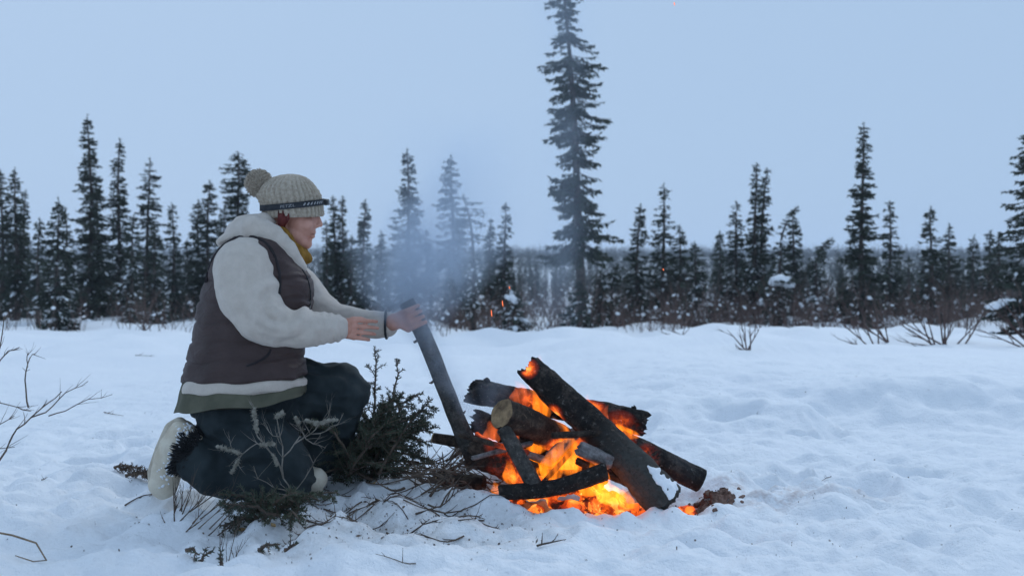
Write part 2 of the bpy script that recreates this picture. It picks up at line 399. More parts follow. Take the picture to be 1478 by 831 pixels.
TREES = [
 # px, top, hw, Y, z0, profile, density, snow, label
 (3, 246, 20, 27, .06, 'column', 1.0, .5, 'narrow dark spruce cut by the left edge of the picture'),
 (24, 243, 22, 26, .06, 'column', 1.1, .6, 'columnar spruce second in from the left edge, level-topped with its edge neighbour'),
 (36, 275, 17, 29, .05, 'spire', .9, .3, 'slim spruce pressed against the columnar spruce second from the left edge'),
 (55, 316, 20, 24, .14, 'spire', .9, .8, 'short snowy spruce with bare lower trunk, left of the bushy snowy spruce'),
 (82, 288, 33, 21.5, .05, 'cone', 1.1, 2.0, 'bushy snow-dusted spruce in front, left of the tallest left-hand spruce'),
 (95, 302, 17, 26, .05, 'spire', .8, .4, 'slim spruce tip peeking just right of the bushy snow-dusted spruce'),
 (130, 167, 40, 26, .05, 'spire', 1.25, .9, 'tallest dark spruce of the group on the left'),
 (142, 262, 30, 28, .05, 'cone', .9, .6, 'dark spruce hugging the right side of the tallest left-hand spruce'),
 (173, 201, 30, 27, .06, 'spire', .95, 1.5, 'second tallest left-hand spruce with thin open top and snowy lower boughs'),
 (191, 312, 24, 24, .05, 'cone', .9, 1.4, 'short snowy spruce at the foot of the second tallest left-hand spruce'),
 (213, 230, 26, 29, .06, 'column', .8, .8, 'thin greyish spruce with even feathery crown, third tallest on the left'),
 (222, 322, 22, 25, .05, 'cone', 1.0, .8, 'small dense spruce below the thin greyish feathery spruce'),
 (250, 295, 24, 27, .05, 'spire', 1.0, .9, 'medium pointed spruce halfway between the feathery spruce and the person'),
 (271, 346, 16, 30, .05, 'spire', .9, .4, 'smallest spruce in the gap left of the person'),
 (287, 290, 20, 29, .06, 'column', 1.0, .5, 'blunt-topped spruce just above the back of the person'),
 (301, 262, 30, 28, .05, 'column', 1.0, .6, 'broad shaggy spruce rising behind the back of the person'),
 (322, 300, 24, 27, .05, 'cone', .9, .5, 'spruce half hidden behind the hood of the person'),
 (342, 218, 22, 27, .05, 'club', 1.3, .3, 'club-topped spruce directly left of the hat pompom'),
 (471, 320, 14, 28, .06, 'spire', 1.0, .5, 'short narrow spruce right before the face of the person'),
 (483, 284, 14, 29, .06, 'spire', 1.1, .6, 'left one of two slender twin spruces in front of the face'),
 (496, 284, 15, 29, .06, 'spire', 1.1, .6, 'right one of two slender twin spruces in front of the face'),
 (507, 342, 16, 27, .06, 'cone', .9, .8, 'low spruce between the slender twins and the snow-flecked spruce'),
 (525, 290, 20, 25, .05, 'spire', 1.2, 1.6, 'snow-flecked spire spruce above the forearms of the person'),
 (549, 335, 16, 28, .05, 'spire', 1.0, 1.0, 'short spruce between the snow-flecked spire and the smoky broad spruce'),
 (588, 216, 42, 25, .05, 'spire', 1.1, 1.2, 'broad tall spruce whose lower half is veiled by blue smoke'),
 (616, 332, 24, 27, .05, 'cone', .9, .8, 'low spruce lost in smoke right of the broad smoky spruce'),
 (654, 225, 33, 25, .05, 'column', 1.1, 1.0, 'tall narrow spruce standing right behind the smoke plume'),
 (684, 278, 34, 23, .10, 'club', .35, 1.3, 'sparse crooked spruce with open snowy limbs right of the smoke'),
 (707, 316, 16, 32, .05, 'spire', 1.0, .4, 'thin far spruce between the crooked spruce and the lone pointed spruce'),
 (728, 293, 24, 26, .06, 'spire', .9, .9, 'pointed spruce nearest the open gap left of the giant spruce'),
 (741, 418, 34, 20.5, .05, 'cone', 1.2, 2.0, 'waist-high snow-capped young spruce in the gap, above the leaning log'),
 (842, -70, 54, 21, .21, 'shag', 1.15, .35, 'giant spruce towering over the fire and out of the top of the frame'),
 (836, 408, 30, 20.6, .05, 'cone', 1.0, .8, 'low spruce hiding the left side of the giant trunk'),
 (866, 392, 30, 21.6, .05, 'cone', .9, 1.0, 'small spruce hugging the right side of the giant trunk'),
 (884, 382, 40, 23, .06, 'cone', 1.0, 2.0, 'sagging snow-laden young spruce at the right foot of the giant spruce'),
 (920, 296, 30, 25, .05, 'spire', 1.0, 1.0, 'dark pointed spruce, first full tree right of the giant spruce'),
 (957, 267, 36, 25, .06, 'spire', .7, .8, 'gaunt spruce with wispy open top, second right of the giant spruce'),
 (981, 326, 30, 26, .05, 'cone', .9, .7, 'blunt spruce leaning on the right side of the wispy gaunt spruce'),
 (1004, 352, 30, 23, .05, 'cone', 1.0, 1.5, 'low bushy snow-dusted spruce midway between giant and twin-topped spruces'),
 (1040, 335, 20, 30, .05, 'spire', 1.0, .5, 'small far spruce left of the spruce with the airy grey crown'),
 (1063, 291, 32, 26, .05, 'spire', .85, 1.2, 'airy grey spruce just left of the twin-topped spruce'),
 (1090, 235, 26, 25, .06, 'spire', .9, 1.4, 'taller leader of the twin-topped spruce pair above the white snow pillow'),
 (1099, 240, 22, 25.4, .06, 'spire', .8, .9, 'right leader of the twin-topped spruce pair'),
 (1125, 290, 17, 24, .08, 'spire', .6, .8, 'scraggly thin spruce with a tip bent to the right'),
 (1145, 304, 25, 24.5, .05, 'cone', 1.1, .9, 'compact dark spruce right of the scraggly bent-tipped one'),
 (1120, 392, 44, 22, .08, 'club', 1.3, 2.4, 'young spruce bowed under a big white snow pillow'),
 (1178, 338, 25, 23, .05, 'spire', .8, 1.6, 'snowy small spruce with hooked tip, left of the lone tall right-hand spruce'),
 (1216, 402, 28, 26, .05, 'cone', .8, 1.2, 'low spruce at the left foot of the lone tall right-hand spruce'),
 (1244, 178, 38, 23, .05, 'spire', 1.15, .4, 'lone tall dark spruce on the right, highest right of the giant'),
 (1284, 291, 26, 26, .05, 'spire', .85, .7, 'slim spruce just right of the lone tall right-hand spruce'),
 (1312, 372, 28, 30, .05, 'cone', .8, .6, 'squat far spruce between the slim spruce and the snowy pyramid spruce'),
 (1344, 300, 36, 24, .05, 'spire', 1.0, 1.5, 'snowy pyramid spruce third from the right edge cluster'),
 (1371, 325, 28, 27, .05, 'spire', 1.0, .7, 'dark pointed spruce right behind the snowy pyramid spruce'),
 (1405, 341, 24, 30, .05, 'spire', 1.0, .5, 'far slender spruce between dark pointed spruce and right-edge trees'),
 (1428, 334, 18, 27, .05, 'spire', 1.0, .6, 'left one of two close narrow spruces beside the right-edge spruce'),
 (1441, 336, 20, 26, .05, 'column', .9, .9, 'right one of two close narrow spruces beside the right-edge spruce'),
 (1484, 190, 78, 18, .05, 'cone', 1.0, 2.2, 'large near spruce cut off by the right edge with long sagging snowy limbs'),
]
BEND = {1125: 0.45, 1178: 0.35, 684: -0.25, 1099: 0.12, 920: 0.05, 884: 0.12, 1120: 0.2}
for i, a in enumerate(TREES):
    spruce(*a, seed=100 + i, bend=BEND.get(a[0], 0.0), group='spruces along the clearing edge', fl=(1.35 if a[6] > 0.6 else 0.9), lean=-.055 if a[0] == 842 else 0.0, dr0=.25 if a[0] == 842 else 0.0)

# big snow pillows on bowed branches
def snow_pillow(px, py, w, h, Y, label, tilt=0.0, seed=0):
    mb = MB()
    for k in range(5):
        u = (k - 2) / 2.0
        ball(mb, at(px + u * w * 0.36, py + tilt * u * w * 0.36 + abs(u) * h * 0.18, Y + 0.05 * math.sin(k * 3 + seed)), (w * 0.26 * Y / F, 0.13, h * (0.5 - 0.14 * abs(u)) * Y / F), 2)
    def post(co, nr):
        d = np.array([noise.noise(Vector(c) * 5.0) + .6 * noise.noise(Vector(c) * 13.0) for c in co]); return co + nr * (d * 0.055)[:, None]
    v, f = remesh(mb, 0.025, 3, post=post)
    c = v.mean(0); o = mesh_obj('snow_pillow', (v - c), f, MAT['tree_snow'], None, label=label, category='snow'); o.location = c
snow_pillow(1128, 406, 32, 18, 21.95, 'big rounded white snow pillow on the bowed young spruce', 0.25, 1)
snow_pillow(739, 430, 17, 11, 20.4, 'small snow cap on the waist-high young spruce in the gap', 0.5, 2)
snow_pillow(1444, 437, 34, 9, 17.75, 'long snow load on a low limb of the right-edge spruce', -0.35, 4)

# far-off wood: reads as one mass
def far_forest():
    rng = np.random.RandomState(5); VV = []; FF = []; b = 0
    def band(n, y0, y1, k, hmin, hmax, half):
        nonlocal b
        Yt = np.sqrt(rng.uniform(y0 ** 2, y1 ** 2, n)); X = rng.uniform(-1, 1, n) * Yt * half; Z = gz(X, Yt) - 0.1
        H = rng.uniform(hmin, hmax, n) * (1 - 0.35 * rng.rand(n)); Rr = H * rng.uniform(0.08, 0.14, n)
        ti = np.repeat(np.arange(n), k); m = n * k
        t = rng.rand(m) ** 0.8 * 0.97 + 0.02; az = rng.rand(m) * 6.283; r = Rr[ti] * (1 - t) ** 0.8 * rng.uniform(0.0, 0.75, m)
        p = np.stack([X[ti] + r * np.cos(az), Yt[ti] + r * np.sin(az), Z[ti] + H[ti] * t], -1)
        D = np.stack([np.cos(az), np.sin(az), rng.uniform(-1.1, 0.2, m)], -1); D /= np.linalg.norm(D, axis=1, keepdims=True)
        L = Rr[ti] * ((1 - t) ** 0.7 + 0.12) * rng.uniform(0.5, 0.95, m) * (1.0 if k > 30 else 1.7); Wd = L * rng.uniform(0.18, 0.32, m) * (1.0 if k > 80 else 1.6 if k > 30 else 2.4)
        v, f = diamonds(p, D, L, Wd, rng); VV.append(v); FF.append(f + b); b += len(v)
        # trunks and leaders
        w = 0.012 * H + 0.02
        tv = np.stack([np.stack([X - w, Yt, Z], -1), np.stack([X + w, Yt, Z], -1), np.stack([X, Yt, Z + H], -1), np.stack([X, Yt + w, Z], -1)], 1).reshape(-1, 3)
        tf = (np.arange(n) * 4)[:, None, None] + np.array([[0, 1, 2, 3]])[None]
        VV.append(tv); FF.append(tf.reshape(-1, 4) + b); b += len(tv)
    band(300, 34, 62, 300, 1.5, 2.5, 0.75)
    band(1000, 62, 120, 130, 2.2, 3.9, 0.62)
    band(4200, 120, 260, 36, 3.0, 5.4, 0.62)
    band(15000, 260, 720, 13, 4, 7, 0.60)
    mesh_obj('far_forest', np.concatenate(VV), np.concatenate(FF), MAT['needle_far'], None, smooth=False, kind='stuff',
             label='far spruce forest forming the dark blue-grey skyline', category='forest')
far_forest()

# ------------------------------------------------------------------ bare shrubs
def twigs(mb, p, d, L, r, rng, depth, spread=0.6, n_seg=4, kids=(2, 4), curve=0.25, sides=4, tips=None):
    pts = [p]; rr = [r]; q = p.copy(); dd = d.normalized()
    for i in range(n_seg):
        dd = (dd + Vector((rng.uniform(-1, 1), rng.uniform(-1, 1), rng.uniform(-0.6, 1.0))) * curve * 0.5).normalized()
        q = q + dd * (L / n_seg); pts.append(q.copy()); rr.append(r * (1 - 0.75 * (i + 1) / n_seg))
    tube(mb, pts, rr, sides)
    if tips is not None: tips.append((pts, rr))
    if depth > 0:
        for _ in range(rng.randint(*kids)):
            k = rng.randint(1, n_seg - 1); t = rng.random()
            a = pts[k].lerp(pts[k + 1], t)
            nd = ((pts[k + 1] - pts[k]).normalized() + Vector((rng.uniform(-1, 1), rng.uniform(-1, 1), rng.uniform(-0.4, 0.8))) * spread).normalized()
            twigs(mb, a, nd, L * rng.uniform(0.35, 0.65), rr[k] * 0.8, rng, depth - 1, spread, max(3, n_seg - 1), kids, curve, max(3, sides - 1), tips)

def shrub(px, Y, stems, label, mat='brush', r=0.006, depth=2, seed=0, name='willow_shrub', group=None, spread=0.6, kids=(2, 4), curve=0.16):
    rng = random.Random(seed); base = onground(px, Y, -0.02)
    root = empty(name, base, label=label, category='shrub')
    if group: root['group'] = group
    for (tx, ty, dy, bx) in stems:
        mb = MB(); b = onground(bx if bx is not None else px, Y + rng.uniform(-0.03, 0.03), -0.02)
        tgt = at(tx, ty, Y + dy); d = tgt - b
        twigs(mb, b, d, d.length, r, rng, depth, spread, 6, kids, curve, 5)
        mb.build('stem', MAT[mat], root)
    return root
G_S = 'bare willow shrubs in the snow'
shrub(1078, 10.6, [(1070, 464, .1, None), (1096, 472, -.1, None), (1052, 474, .2, None), (1062, 498, 0, None), (1086, 470, .1, 1082)], 'small bare forked shrub alone on the open snow right of the fire', r=.009, seed=1, group=G_S)
shrub(935, 9.3, [(922, 537, 0, None), (958, 566, .1, None)], 'tiny bent twig sprouting from snow behind the fire', r=.004, depth=1, seed=2, group=G_S)
shrub(1283, 12.6, [(1218, 452, .2, None), (1236, 436, .4, None), (1250, 462, -.1, None), (1210, 486, 0, 1250), (1228, 430, .5, 1262), (1262, 440, .3, 1268), (1276, 456, 0, None), (1204, 462, .3, 1256)], 'bare shrub sweeping left below the lone tall right-hand spruce', r=.010, seed=3, group=G_S)
shrub(1362, 12.2, [(1284, 450, 0, None), (1316, 434, .2, 1345), (1348, 420, .3, None), (1386, 452, -.2, None), (1294, 500, -.2, None), (1410, 462, 0, 1380), (1332, 440, .2, 1350), (1372, 436, .1, None), (1300, 470, .1, 1350), (1424, 448, .2, 1392), (1362, 446, -.1, 1366)], 'wide spreading bare shrub, largest on the right-hand snow', r=.011, seed=4, group=G_S)
shrub(1500, 12.0, [(1424, 446, 0, None), (1444, 432, .2, None), (1416, 478, -.2, 1480), (1470, 438, 0, None), (1456, 460, .1, 1490), (1432, 462, .1, 1484)], 'bare shrub reaching in from the right edge', r=.011, seed=5, group=G_S)
shrub(1190, 16, [(1170, 470, 0, None), (1205, 462, 0, None), (1188, 455, 0, None)], 'low reddish shrub between lone forked shrub and left-sweeping shrub', r=.009, seed=6, group=G_S)
shrub(985, 17, [(962, 476, 0, None), (1000, 470, 0, None), (990, 462, 0, None), (955, 482, .2, 975)], 'low shrub poking out of snow right behind the log pile', r=.008, seed=8, group=G_S)
shrub(208, 18.5, [(190, 425, .2, None), (214, 408, 0, None), (228, 430, .1, None), (200, 440, 0, None), (236, 455, 0, None), (180, 455, .2, None)], 'dense grey shrub in front of the left-hand spruces', r=.010, depth=2, seed=9, group=G_S, kids=(3, 5))
def path_shrub(name, label, Y, stems, r, mat='twig', seed=0):
    """stems: photo-traced polylines given a depth each, running back to the ground outside the frame"""
    rng = random.Random(seed); root = empty(name, onground(-90, Y, -.02), label=label, category='shrub', group=G_S)
    for pts, dy, rr_ in stems:
        p = [at(x, y, Y + dy + .03 * rng.uniform(-1, 1)) for x, y in pts]; q = [p[0]]
        for u, w in zip(p[:-1], p[1:]): q += [u.lerp(w, .5) + Vector((rng.uniform(-1, 1), rng.uniform(-1, 1), rng.uniform(-1, 1))) * .004, w]
        mb = MB(); n = len(q); tube(mb, q, [rr_ * (1 - .65 * i / (n - 1)) for i in range(n)], 5)
        for _ in range(5):
            k = rng.randint(n // 2, n - 2); d = (q[k + 1] - q[k]).normalized() + Vector((rng.uniform(-.7, .7), rng.uniform(-.7, .7), rng.uniform(-.5, .7)))
            twigs(mb, q[k], d, rng.uniform(.03, .08), rr_ * .4, rng, 0, .6, 4, (1, 2), .4, 4)
        mb.build('stem', MAT[mat], root)
path_shrub('willow_shrub', 'bare twigs fanning in from the left edge over the snow', 3.5, [
    ([(-90, 760), (-40, 715), (0, 663), (14, 637), (24, 619), (45, 602), (70, 581), (89, 565)], 0, .0042), ([(45, 602), (66, 595), (85, 576), (108, 560), (127, 550)], 0, .0026),
    ([(70, 600), (94, 593), (127, 576), (162, 569)], .03, .0022), ([(-90, 760), (-60, 640), (0, 581), (24, 587), (45, 593)], .1, .003), ([(-90, 760), (-50, 670), (0, 612), (21, 600)], .05, .0028), ([(-90, 760), (-40, 690), (0, 647), (21, 645)], -.05, .0026)], .004, seed=10)
path_shrub('willow_shrub', 'bare stem at left edge above the fanning twigs', 4.6, [
    ([(-90, 690), (-30, 600), (0, 520), (12, 506), (28, 501)], 0, .004), ([(-90, 690), (-25, 580), (0, 501), (5, 468), (7, 454)], .05, .004)], .004, seed=12)
path_shrub('willow_shrub', 'lone upright twig with forked tip near left edge', 5.2, [([(41, 588), (38, 572), (36, 548), (40, 525), (47, 511), (52, 509)], 0, .0045), ([(40, 525), (39, 514), (42, 509)], 0, .003)], .004, seed=11)

def brush_thicket():
    rng = random.Random(21); mb = MB(); VS = []; 
    def stem(px, Y, h, r):
        b = onground(px, Y, -0.02)
        d = Vector((rng.uniform(-.5, .5), rng.uniform(-.5, .5), 1)).normalized(); pts = [b]
        for k in range(3):
            d = (d + Vector((rng.uniform(-.35, .35), rng.uniform(-.35, .35), rng.uniform(-.2, .3)))).normalized(); pts.append(pts[-1] + d * h / 3)
        tube(mb, pts, [r, r * .8, r * .55, r * .25], 3, caps=False)
        for k in (1, 2):
            if rng.random() < .9:
                e = (d + Vector((rng.uniform(-1, 1), rng.uniform(-1, 1), rng.uniform(-.2, .8)))).normalized()
                tube(mb, [pts[k], pts[k] + e * h * .2, pts[k] + e * h * .38 + Vector((0, 0, h * .06))], [r * .6, r * .4, r * .15], 3, caps=False)
        if rng.random() < .10: VS.append(pts[2] + Vector((rng.uniform(-.05, .05), 0, 0.02)))
    for _ in range(4200):
        px = rng.uniform(600, 1620)
        if 640 < px < 1470 or rng.random() < .7:
            Y = rng.uniform(19.2 + 2.2 * float(perlin(np.array([px / 45.]), np.array([.5]), 33)[0]) * 1.6, 29); f = 0.65 + 0.6 * float(perlin(np.array([px / 60.]), np.array([Y / 4.]), 31)[0])
            if f < 0.35: continue
            stem(px, Y, rng.uniform(.4, 1.55) * f * (.55 if Y < 20.5 else 1), rng.uniform(.004, .009))
    for _ in range(420):
        stem(rng.uniform(-140, 380), rng.uniform(20, 29), rng.uniform(.3, .9), rng.uniform(.004, .008))
    for _ in range(160):
        stem(rng.uniform(440, 640), rng.uniform(22, 29), rng.uniform(.3, .8), rng.uniform(.004, .008))
    mb.build('willow_thicket', MAT['brush'], None, kind='stuff', label='reddish-brown willow thicket along the foot of the spruces', category='brush')
    mb2 = MB()
    for c in VS: ball(mb2, c, (rng.uniform(.015, .06), rng.uniform(.015, .05), rng.uniform(.015, .04)), 1, Matrix.Rotation(rng.uniform(-.8, .8), 4, 'Y'))
    mb2.build('thicket_snow', MAT['tree_snow'], None, kind='stuff', label='small snow tufts caught in the willow thicket', category='snow')
brush_thicket()
# ------------------------------------------------------------------ cloth, skin and gear materials
MAT['skin'] = simple('skin', (0.50, 0.235, 0.165), (0.60, 0.31, 0.235), 22, 0.55, 0.15, 220, 0.001, spec=0.35)
MAT['fleece'] = simple('cream_fleece', (0.54, 0.47, 0.405), (0.61, 0.535, 0.465), 26, 0.95, 0.7, 170, 0.005, spec=0.1, sheen=0.25)
MAT['trousers'] = simple('dark_trousers', (0.013, 0.020, 0.023), (0.031, 0.042, 0.046), 9, 0.8, 0.5, 34, 0.006, spec=0.2)
MAT['olive'] = simple('olive_cotton', (0.085, 0.085, 0.060), (0.13, 0.125, 0.09), 9, 0.9, 0.4, 30, 0.006, spec=0.15)
MAT['scarf'] = simple('mustard_wool', (0.19, 0.095, 0.018), (0.32, 0.17, 0.036), 60, 0.95, 0.7, 140, 0.005, spec=0.1)
MAT['boot'] = simple('white_boot_rubber', (0.55, 0.47, 0.36), (0.74, 0.68, 0.56), 12, 0.7, 0.3, 30, 0.004)
MAT['sole'] = simple('boot_sole', (0.42, 0.36, 0.28), (0.60, 0.54, 0.44), 16, 0.8, 0.5, 50)
MAT['black'] = simple('black_plastic', (0.015, 0.016, 0.018), (0.03, 0.03, 0.032), 20, 0.5, 0)
MAT['strap'] = simple('elastic_strap', (0.022, 0.024, 0.028), (0.04, 0.043, 0.05), 60, 0.8, 0.3, 200, 0.001)
MAT['print'] = simple('pale_print', (0.26, 0.26, 0.27), (0.34, 0.34, 0.35), 30, 0.7, 0)
MAT['hair'] = simple('auburn_hair', (0.10, 0.018, 0.016), (0.17, 0.035, 0.028), 60, 0.6, 0.4, 120)
MAT['eyewhite'] = simple('eye_white', (0.6, 0.55, 0.5), (0.68, 0.62, 0.58), 10, 0.3, 0)
MAT['vestlining'] = simple('vest_binding', (0.020, 0.017, 0.019), (0.035, 0.029, 0.032), 20, 0.8, 0.3, 80)

def vest_material():
    m = bpy.data.materials.new('brown_quilted_vest'); t = nodes(m); co = coords(t)
    n = tex(t, 'ShaderNodeTexNoise', co, 7, 5); c = ramp(t, n.outputs[0], [(.3, (0.043, 0.026, 0.024)), (.7, (0.070, 0.044, 0.041))])
    co2 = coords(t, (10, 10, 26)); n2 = tex(t, 'ShaderNodeTexNoise', co2, 1.0, 4, 0.55, dist=1.2)
    n3 = tex(t, 'ShaderNodeTexNoise', co, 260, 2)
    b = bump(t, n2.outputs[0], 0.8, 0.012); b = bump(t, n3.outputs[0], 0.3, 0.001, b)
    surf(t, c, 0.62, b, 0.3); return m
MAT['vest'] = vest_material()
def knit_material():
    m = bpy.data.materials.new('oatmeal_knit'); t = nodes(m); co = coords(t)
    n = tex(t, 'ShaderNodeTexNoise', co, 95, 3, 0.6); n2 = tex(t, 'ShaderNodeTexNoise', co, 14, 3)
    c = ramp(t, n.outputs[0], [(.32, (0.32, 0.26, 0.20)), (.55, (0.47, 0.40, 0.315)), (.75, (0.56, 0.49, 0.41))])
    c = mixc(t, math_n(t, 'MULTIPLY', n2.outputs[0], 0.5), c, (0.30, 0.24, 0.18))
    b = bump(t, n.outputs[0], 0.5, 0.003)
    surf(t, c, 0.95, b, 0.1, sheen=0.2); return m
MAT['knit'] = knit_material()

# ------------------------------------------------------------------ the kneeling person
PY = 4.2
U = PY / F                    # metres per photo pixel at the person
def P(px, py, dy=0.0): return at(px, py, PY + dy)
def ell(mb, px, py, dy, rx, ry, rz, sub=3, rot=0.0):
    ball(mb, P(px, py, dy), (rx * U, ry * U, rz * U), sub, Matrix.Rotation(R(rot), 4, 'Y'))
def ch(mb, items, **kw): chain(mb, [(P(*i[0]), i[1] * U) for i in items], **kw)

person = empty('person', P(360, 700, 0.0), label='person kneeling by the fire in pompom hat, brown vest and cream hoodie', category='person')

def wrinkle(amp, sc, stretch=(1, 1, 1), ridged=True, region=None, off=0.0):
    def post(co, nr):
        d = np.empty(len(co))
        for i, c in enumerate(co):
            q = Vector((c[0] * sc * stretch[0] + off, c[1] * sc * stretch[1], c[2] * sc * stretch[2]))
            q = q + noise.noise_vector(q * 0.5) * 0.6
            n = noise.noise(q)
            d[i] = (1 - abs(n) * 2.2) * 0.6 + 0.5 * noise.noise(q * 2.3) if ridged else n
        w = 1.0 if region is None else region(co)
        return co + nr * (d * amp * w)[:, None]
    return post

# --- body: one continuous skin from head to feet
def fingers(mb, base, u, v, w, lens, curls, spread, r=0.0082):
    """base: knuckle row centre; u along the fingers, v across the palm, w away from the palm back"""
    for k in range(4):
        p = base + v * (k - 1.5) * 0.0215
        d = (u + v * (k - 1.5) * spread).normalized(); ang = 0; pts = [(p - d * 0.03, r * 1.1), (p, r * 1.1)]
        for s in range(3):
            ang += curls[s] * (0.75 + 0.17 * k)
            dd = d * math.cos(ang) + w * math.sin(ang)
            p = p + dd * lens[k] * (0.46, 0.31, 0.23)[s]; pts.append((p, r * (1.0, 0.93, 0.82)[s]))
        chain(mb, pts, 0.35, 2)

bm_ = MB()
# skull, face
ell(bm_, 418, 293, 0, 39, 30, 38); ell(bm_, 434, 318, 0, 24, 25, 30); ell(bm_, 427, 338, 0, 20, 23, 18, rot=20)
ell(bm_, 443, 352, 0, 7.5, 9, 7.5); ell(bm_, 436, 349, 0, 12, 15, 10)
ell(bm_, 452, 305, 0, 8, 18, 5)                                   # brow
ch(bm_, [((455, 308, 0), 3.6), ((459.5, 317, 0), 4.0), ((462, 324, 0), 4.2)], sub=2)   # nose ridge
for s in (-1, 1):
    ell(bm_, 457, 326, s * .011, 4.2, 3.4, 3.2); ell(bm_, 440, 322, s * .040, 13, 9, 12); ell(bm_, 449, 310.5, s * .030, 5, 5, 3.6, 2)
    ell(bm_, 408, 318, s * .080, 7, 3, 11)
ell(bm_, 450, 334.5, 0, 6, 9, 4.5); ell(bm_, 452.2, 336, 0, 3.6, 7.5, 2.2); ell(bm_, 451, 341.5, 0, 4.0, 7, 2.5); ell(bm_, 446.5, 347, 0, 4, 7, 3)
ch(bm_, [((408, 330, 0), 22), ((398, 350, 0), 23), ((380, 385, 0), 27)])
# trunk and limbs under the clothes
ch(bm_, [((380, 385, 0), 40), ((365, 450, 0), 50), ((352, 540, 0), 48), ((350, 565, 0), 44)])
ch(bm_, [((375, 385, -.05), 34), ((354, 388, -.17), 26), ((382, 462, -.21), 21), ((440, 472, -.17), 17), ((488, 473, -.10), 11.5)])
ch(bm_, [((380, 385, .05), 34), ((385, 395, .18), 26), ((440, 455, .22), 20), ((500, 466, .16), 16), ((564, 467, .08), 11.5)])
ch(bm_, [((350, 575, -.05), 34), ((408, 682, -.13), 22), ((360, 697, -.12), 15), ((312, 684, -.115), 14), ((282, 660, -.112), 12), ((262, 634, -.11), 10), ((244, 682, -.10), 9)])
ch(bm_, [((365, 575, .07), 34), ((492, 566, .15), 26), ((456, 655, .16), 18), ((438, 684, .10), 11), ((448, 689, .06), 10)])
# near (right) hand: palm towards the far wrist, fingers reaching forward, a little curled
hb = P(512, 474.5, -.075); u = Vector((0.97, 0.20, -0.08)).normalized(); w = Vector((-0.15, 0.95, -0.10)).normalized(); v = u.cross(w).normalized(); w = v.cross(u).normalized()
if v.z > 0: v = -v
ch(bm_, [((488, 473, -.10), 11.5), ((496, 474, -.092), 12)])
for k in range(4): chain(bm_, [(P(493, 474, -.094) + v * (k - 1.5) * .012, .0125), (hb + v * (k - 1.5) * .0215, .0115)], 0.4, 2)
fingers(bm_, hb, u, v, w, [.090, .102, .096, .076], (0.18, 0.40, 0.3), 0.03)
tb = P(498, 467, -.085); chain(bm_, [(tb, .012), (tb + u * .030 + Vector((0, .004, .020)), .0105), (tb + u * .058 + Vector((0, .016, .022)), .0092), (tb + u * .078 + Vector((0, .024, .016)), .008)], 0.35, 2)
# far (left) hand: fist closed round the top of the pole
POLE_T, POLE_B = at(590, 444, PY + .055), at(688, 664, PY + .06)
pd = (POLE_B - POLE_T).normalized()
gc = POLE_T + pd * .042                                  # grip centre on the pole axis
fa = Vector((1, 0, 0)); fa = (fa - pd * fa.dot(pd)).normalized(); fb = pd.cross(fa).normalized()   # ring plane around the pole
if fb.y > 0: fb = -fb                                   # fb towards the camera
pr = .031
ch(bm_, [((564, 467, .07), 11.5), ((570, 464, .045), 13)])
for k in range(4):
    kc = gc + pd * (k - 1.5) * .0232
    pts = []
    for j, (a, rr) in enumerate([(200, .0105), (150, .0108), (105, .0102), (60, .0092), (20, .0086), (-20, .0082), (-52, .0078)]):
        # angle 180 = towards the wrist (-x), 90 = far side, 0 = +x, -90 = camera side
        q = fa * math.cos(R(a)) + fb * math.sin(R(a)); pts.append((kc + q * (pr + .0075), rr))
    chain(bm_, pts, 0.4, 2)
    chain(bm_, [(P(568, 464, .05), .014), (pts[1][0], .012)], 0.4, 2)
tq = lambda a, s: gc + pd * s + (fa * math.cos(R(a)) + fb * math.sin(R(a))) * (pr + .008)
chain(bm_, [(P(570, 456, .07), .0125), (tq(215, -.036), .0115), (tq(255, -.034), .0105), (tq(290, -.030), .0092), (tq(312, -.026), .0082)], 0.35, 2)
v_, f_ = remesh(bm_, 0.0036, 2, 0.5)
body = child_mesh('body', v_, f_, MAT['skin'], person)
# eyes and lashes, hair at the temple
for s in (-1, 1):
    mb = MB(); ball(mb, P(452.2, 310.8, s * .0305), (3.0 * U, 3.2 * U, 2.2 * U), 2); e = mb.build('eye', MAT['eyewhite'], person)
    mb = MB(); ball(mb, P(454.2, 311.2, s * .0315), (1.4 * U, 1.8 * U, 1.7 * U), 2); mb.build('iris', MAT['black'], e)
    mb = MB(); tube(mb, [P(449, 309.5, s * .040), P(454, 308.6, s * .034), P(457.2, 310.0, s * .028)], [.0012, .0018, .001], 5); mb.build('eyelash', MAT['black'], person)
    mb = MB(); tube(mb, [P(443, 305.0, s * .055), P(452, 302.6, s * .046), P(459, 304.2, s * .030)], [.0022, .003, .002], 6); mb.build('eyebrow', MAT['hair'], person)
mb = MB(); tube(mb, [P(448.5, 338.6, -.030), P(453.0, 338.2, -.014), P(454.6, 338.0, 0), P(453.0, 338.2, .014)], [.0006, .0012, .0012, .0008], 5); mb.build('mouth_line', MAT['hair'], person)
mb = MB(); rr = random.Random(4)
for k in range(40):
    x = 402 + rr.random() * 15; ch0 = P(x, 304, -.072 - rr.random() * .010)
    tube(mb, [ch0, P(x - 1 + rr.random() * 2, 316, -.094), P(402 + (x - 402) * .45, 328 + rr.random() * 5, -.090)], [.004, .0042, .002], 5)
mb.build('hair', MAT['hair'], person, kind='stuff')

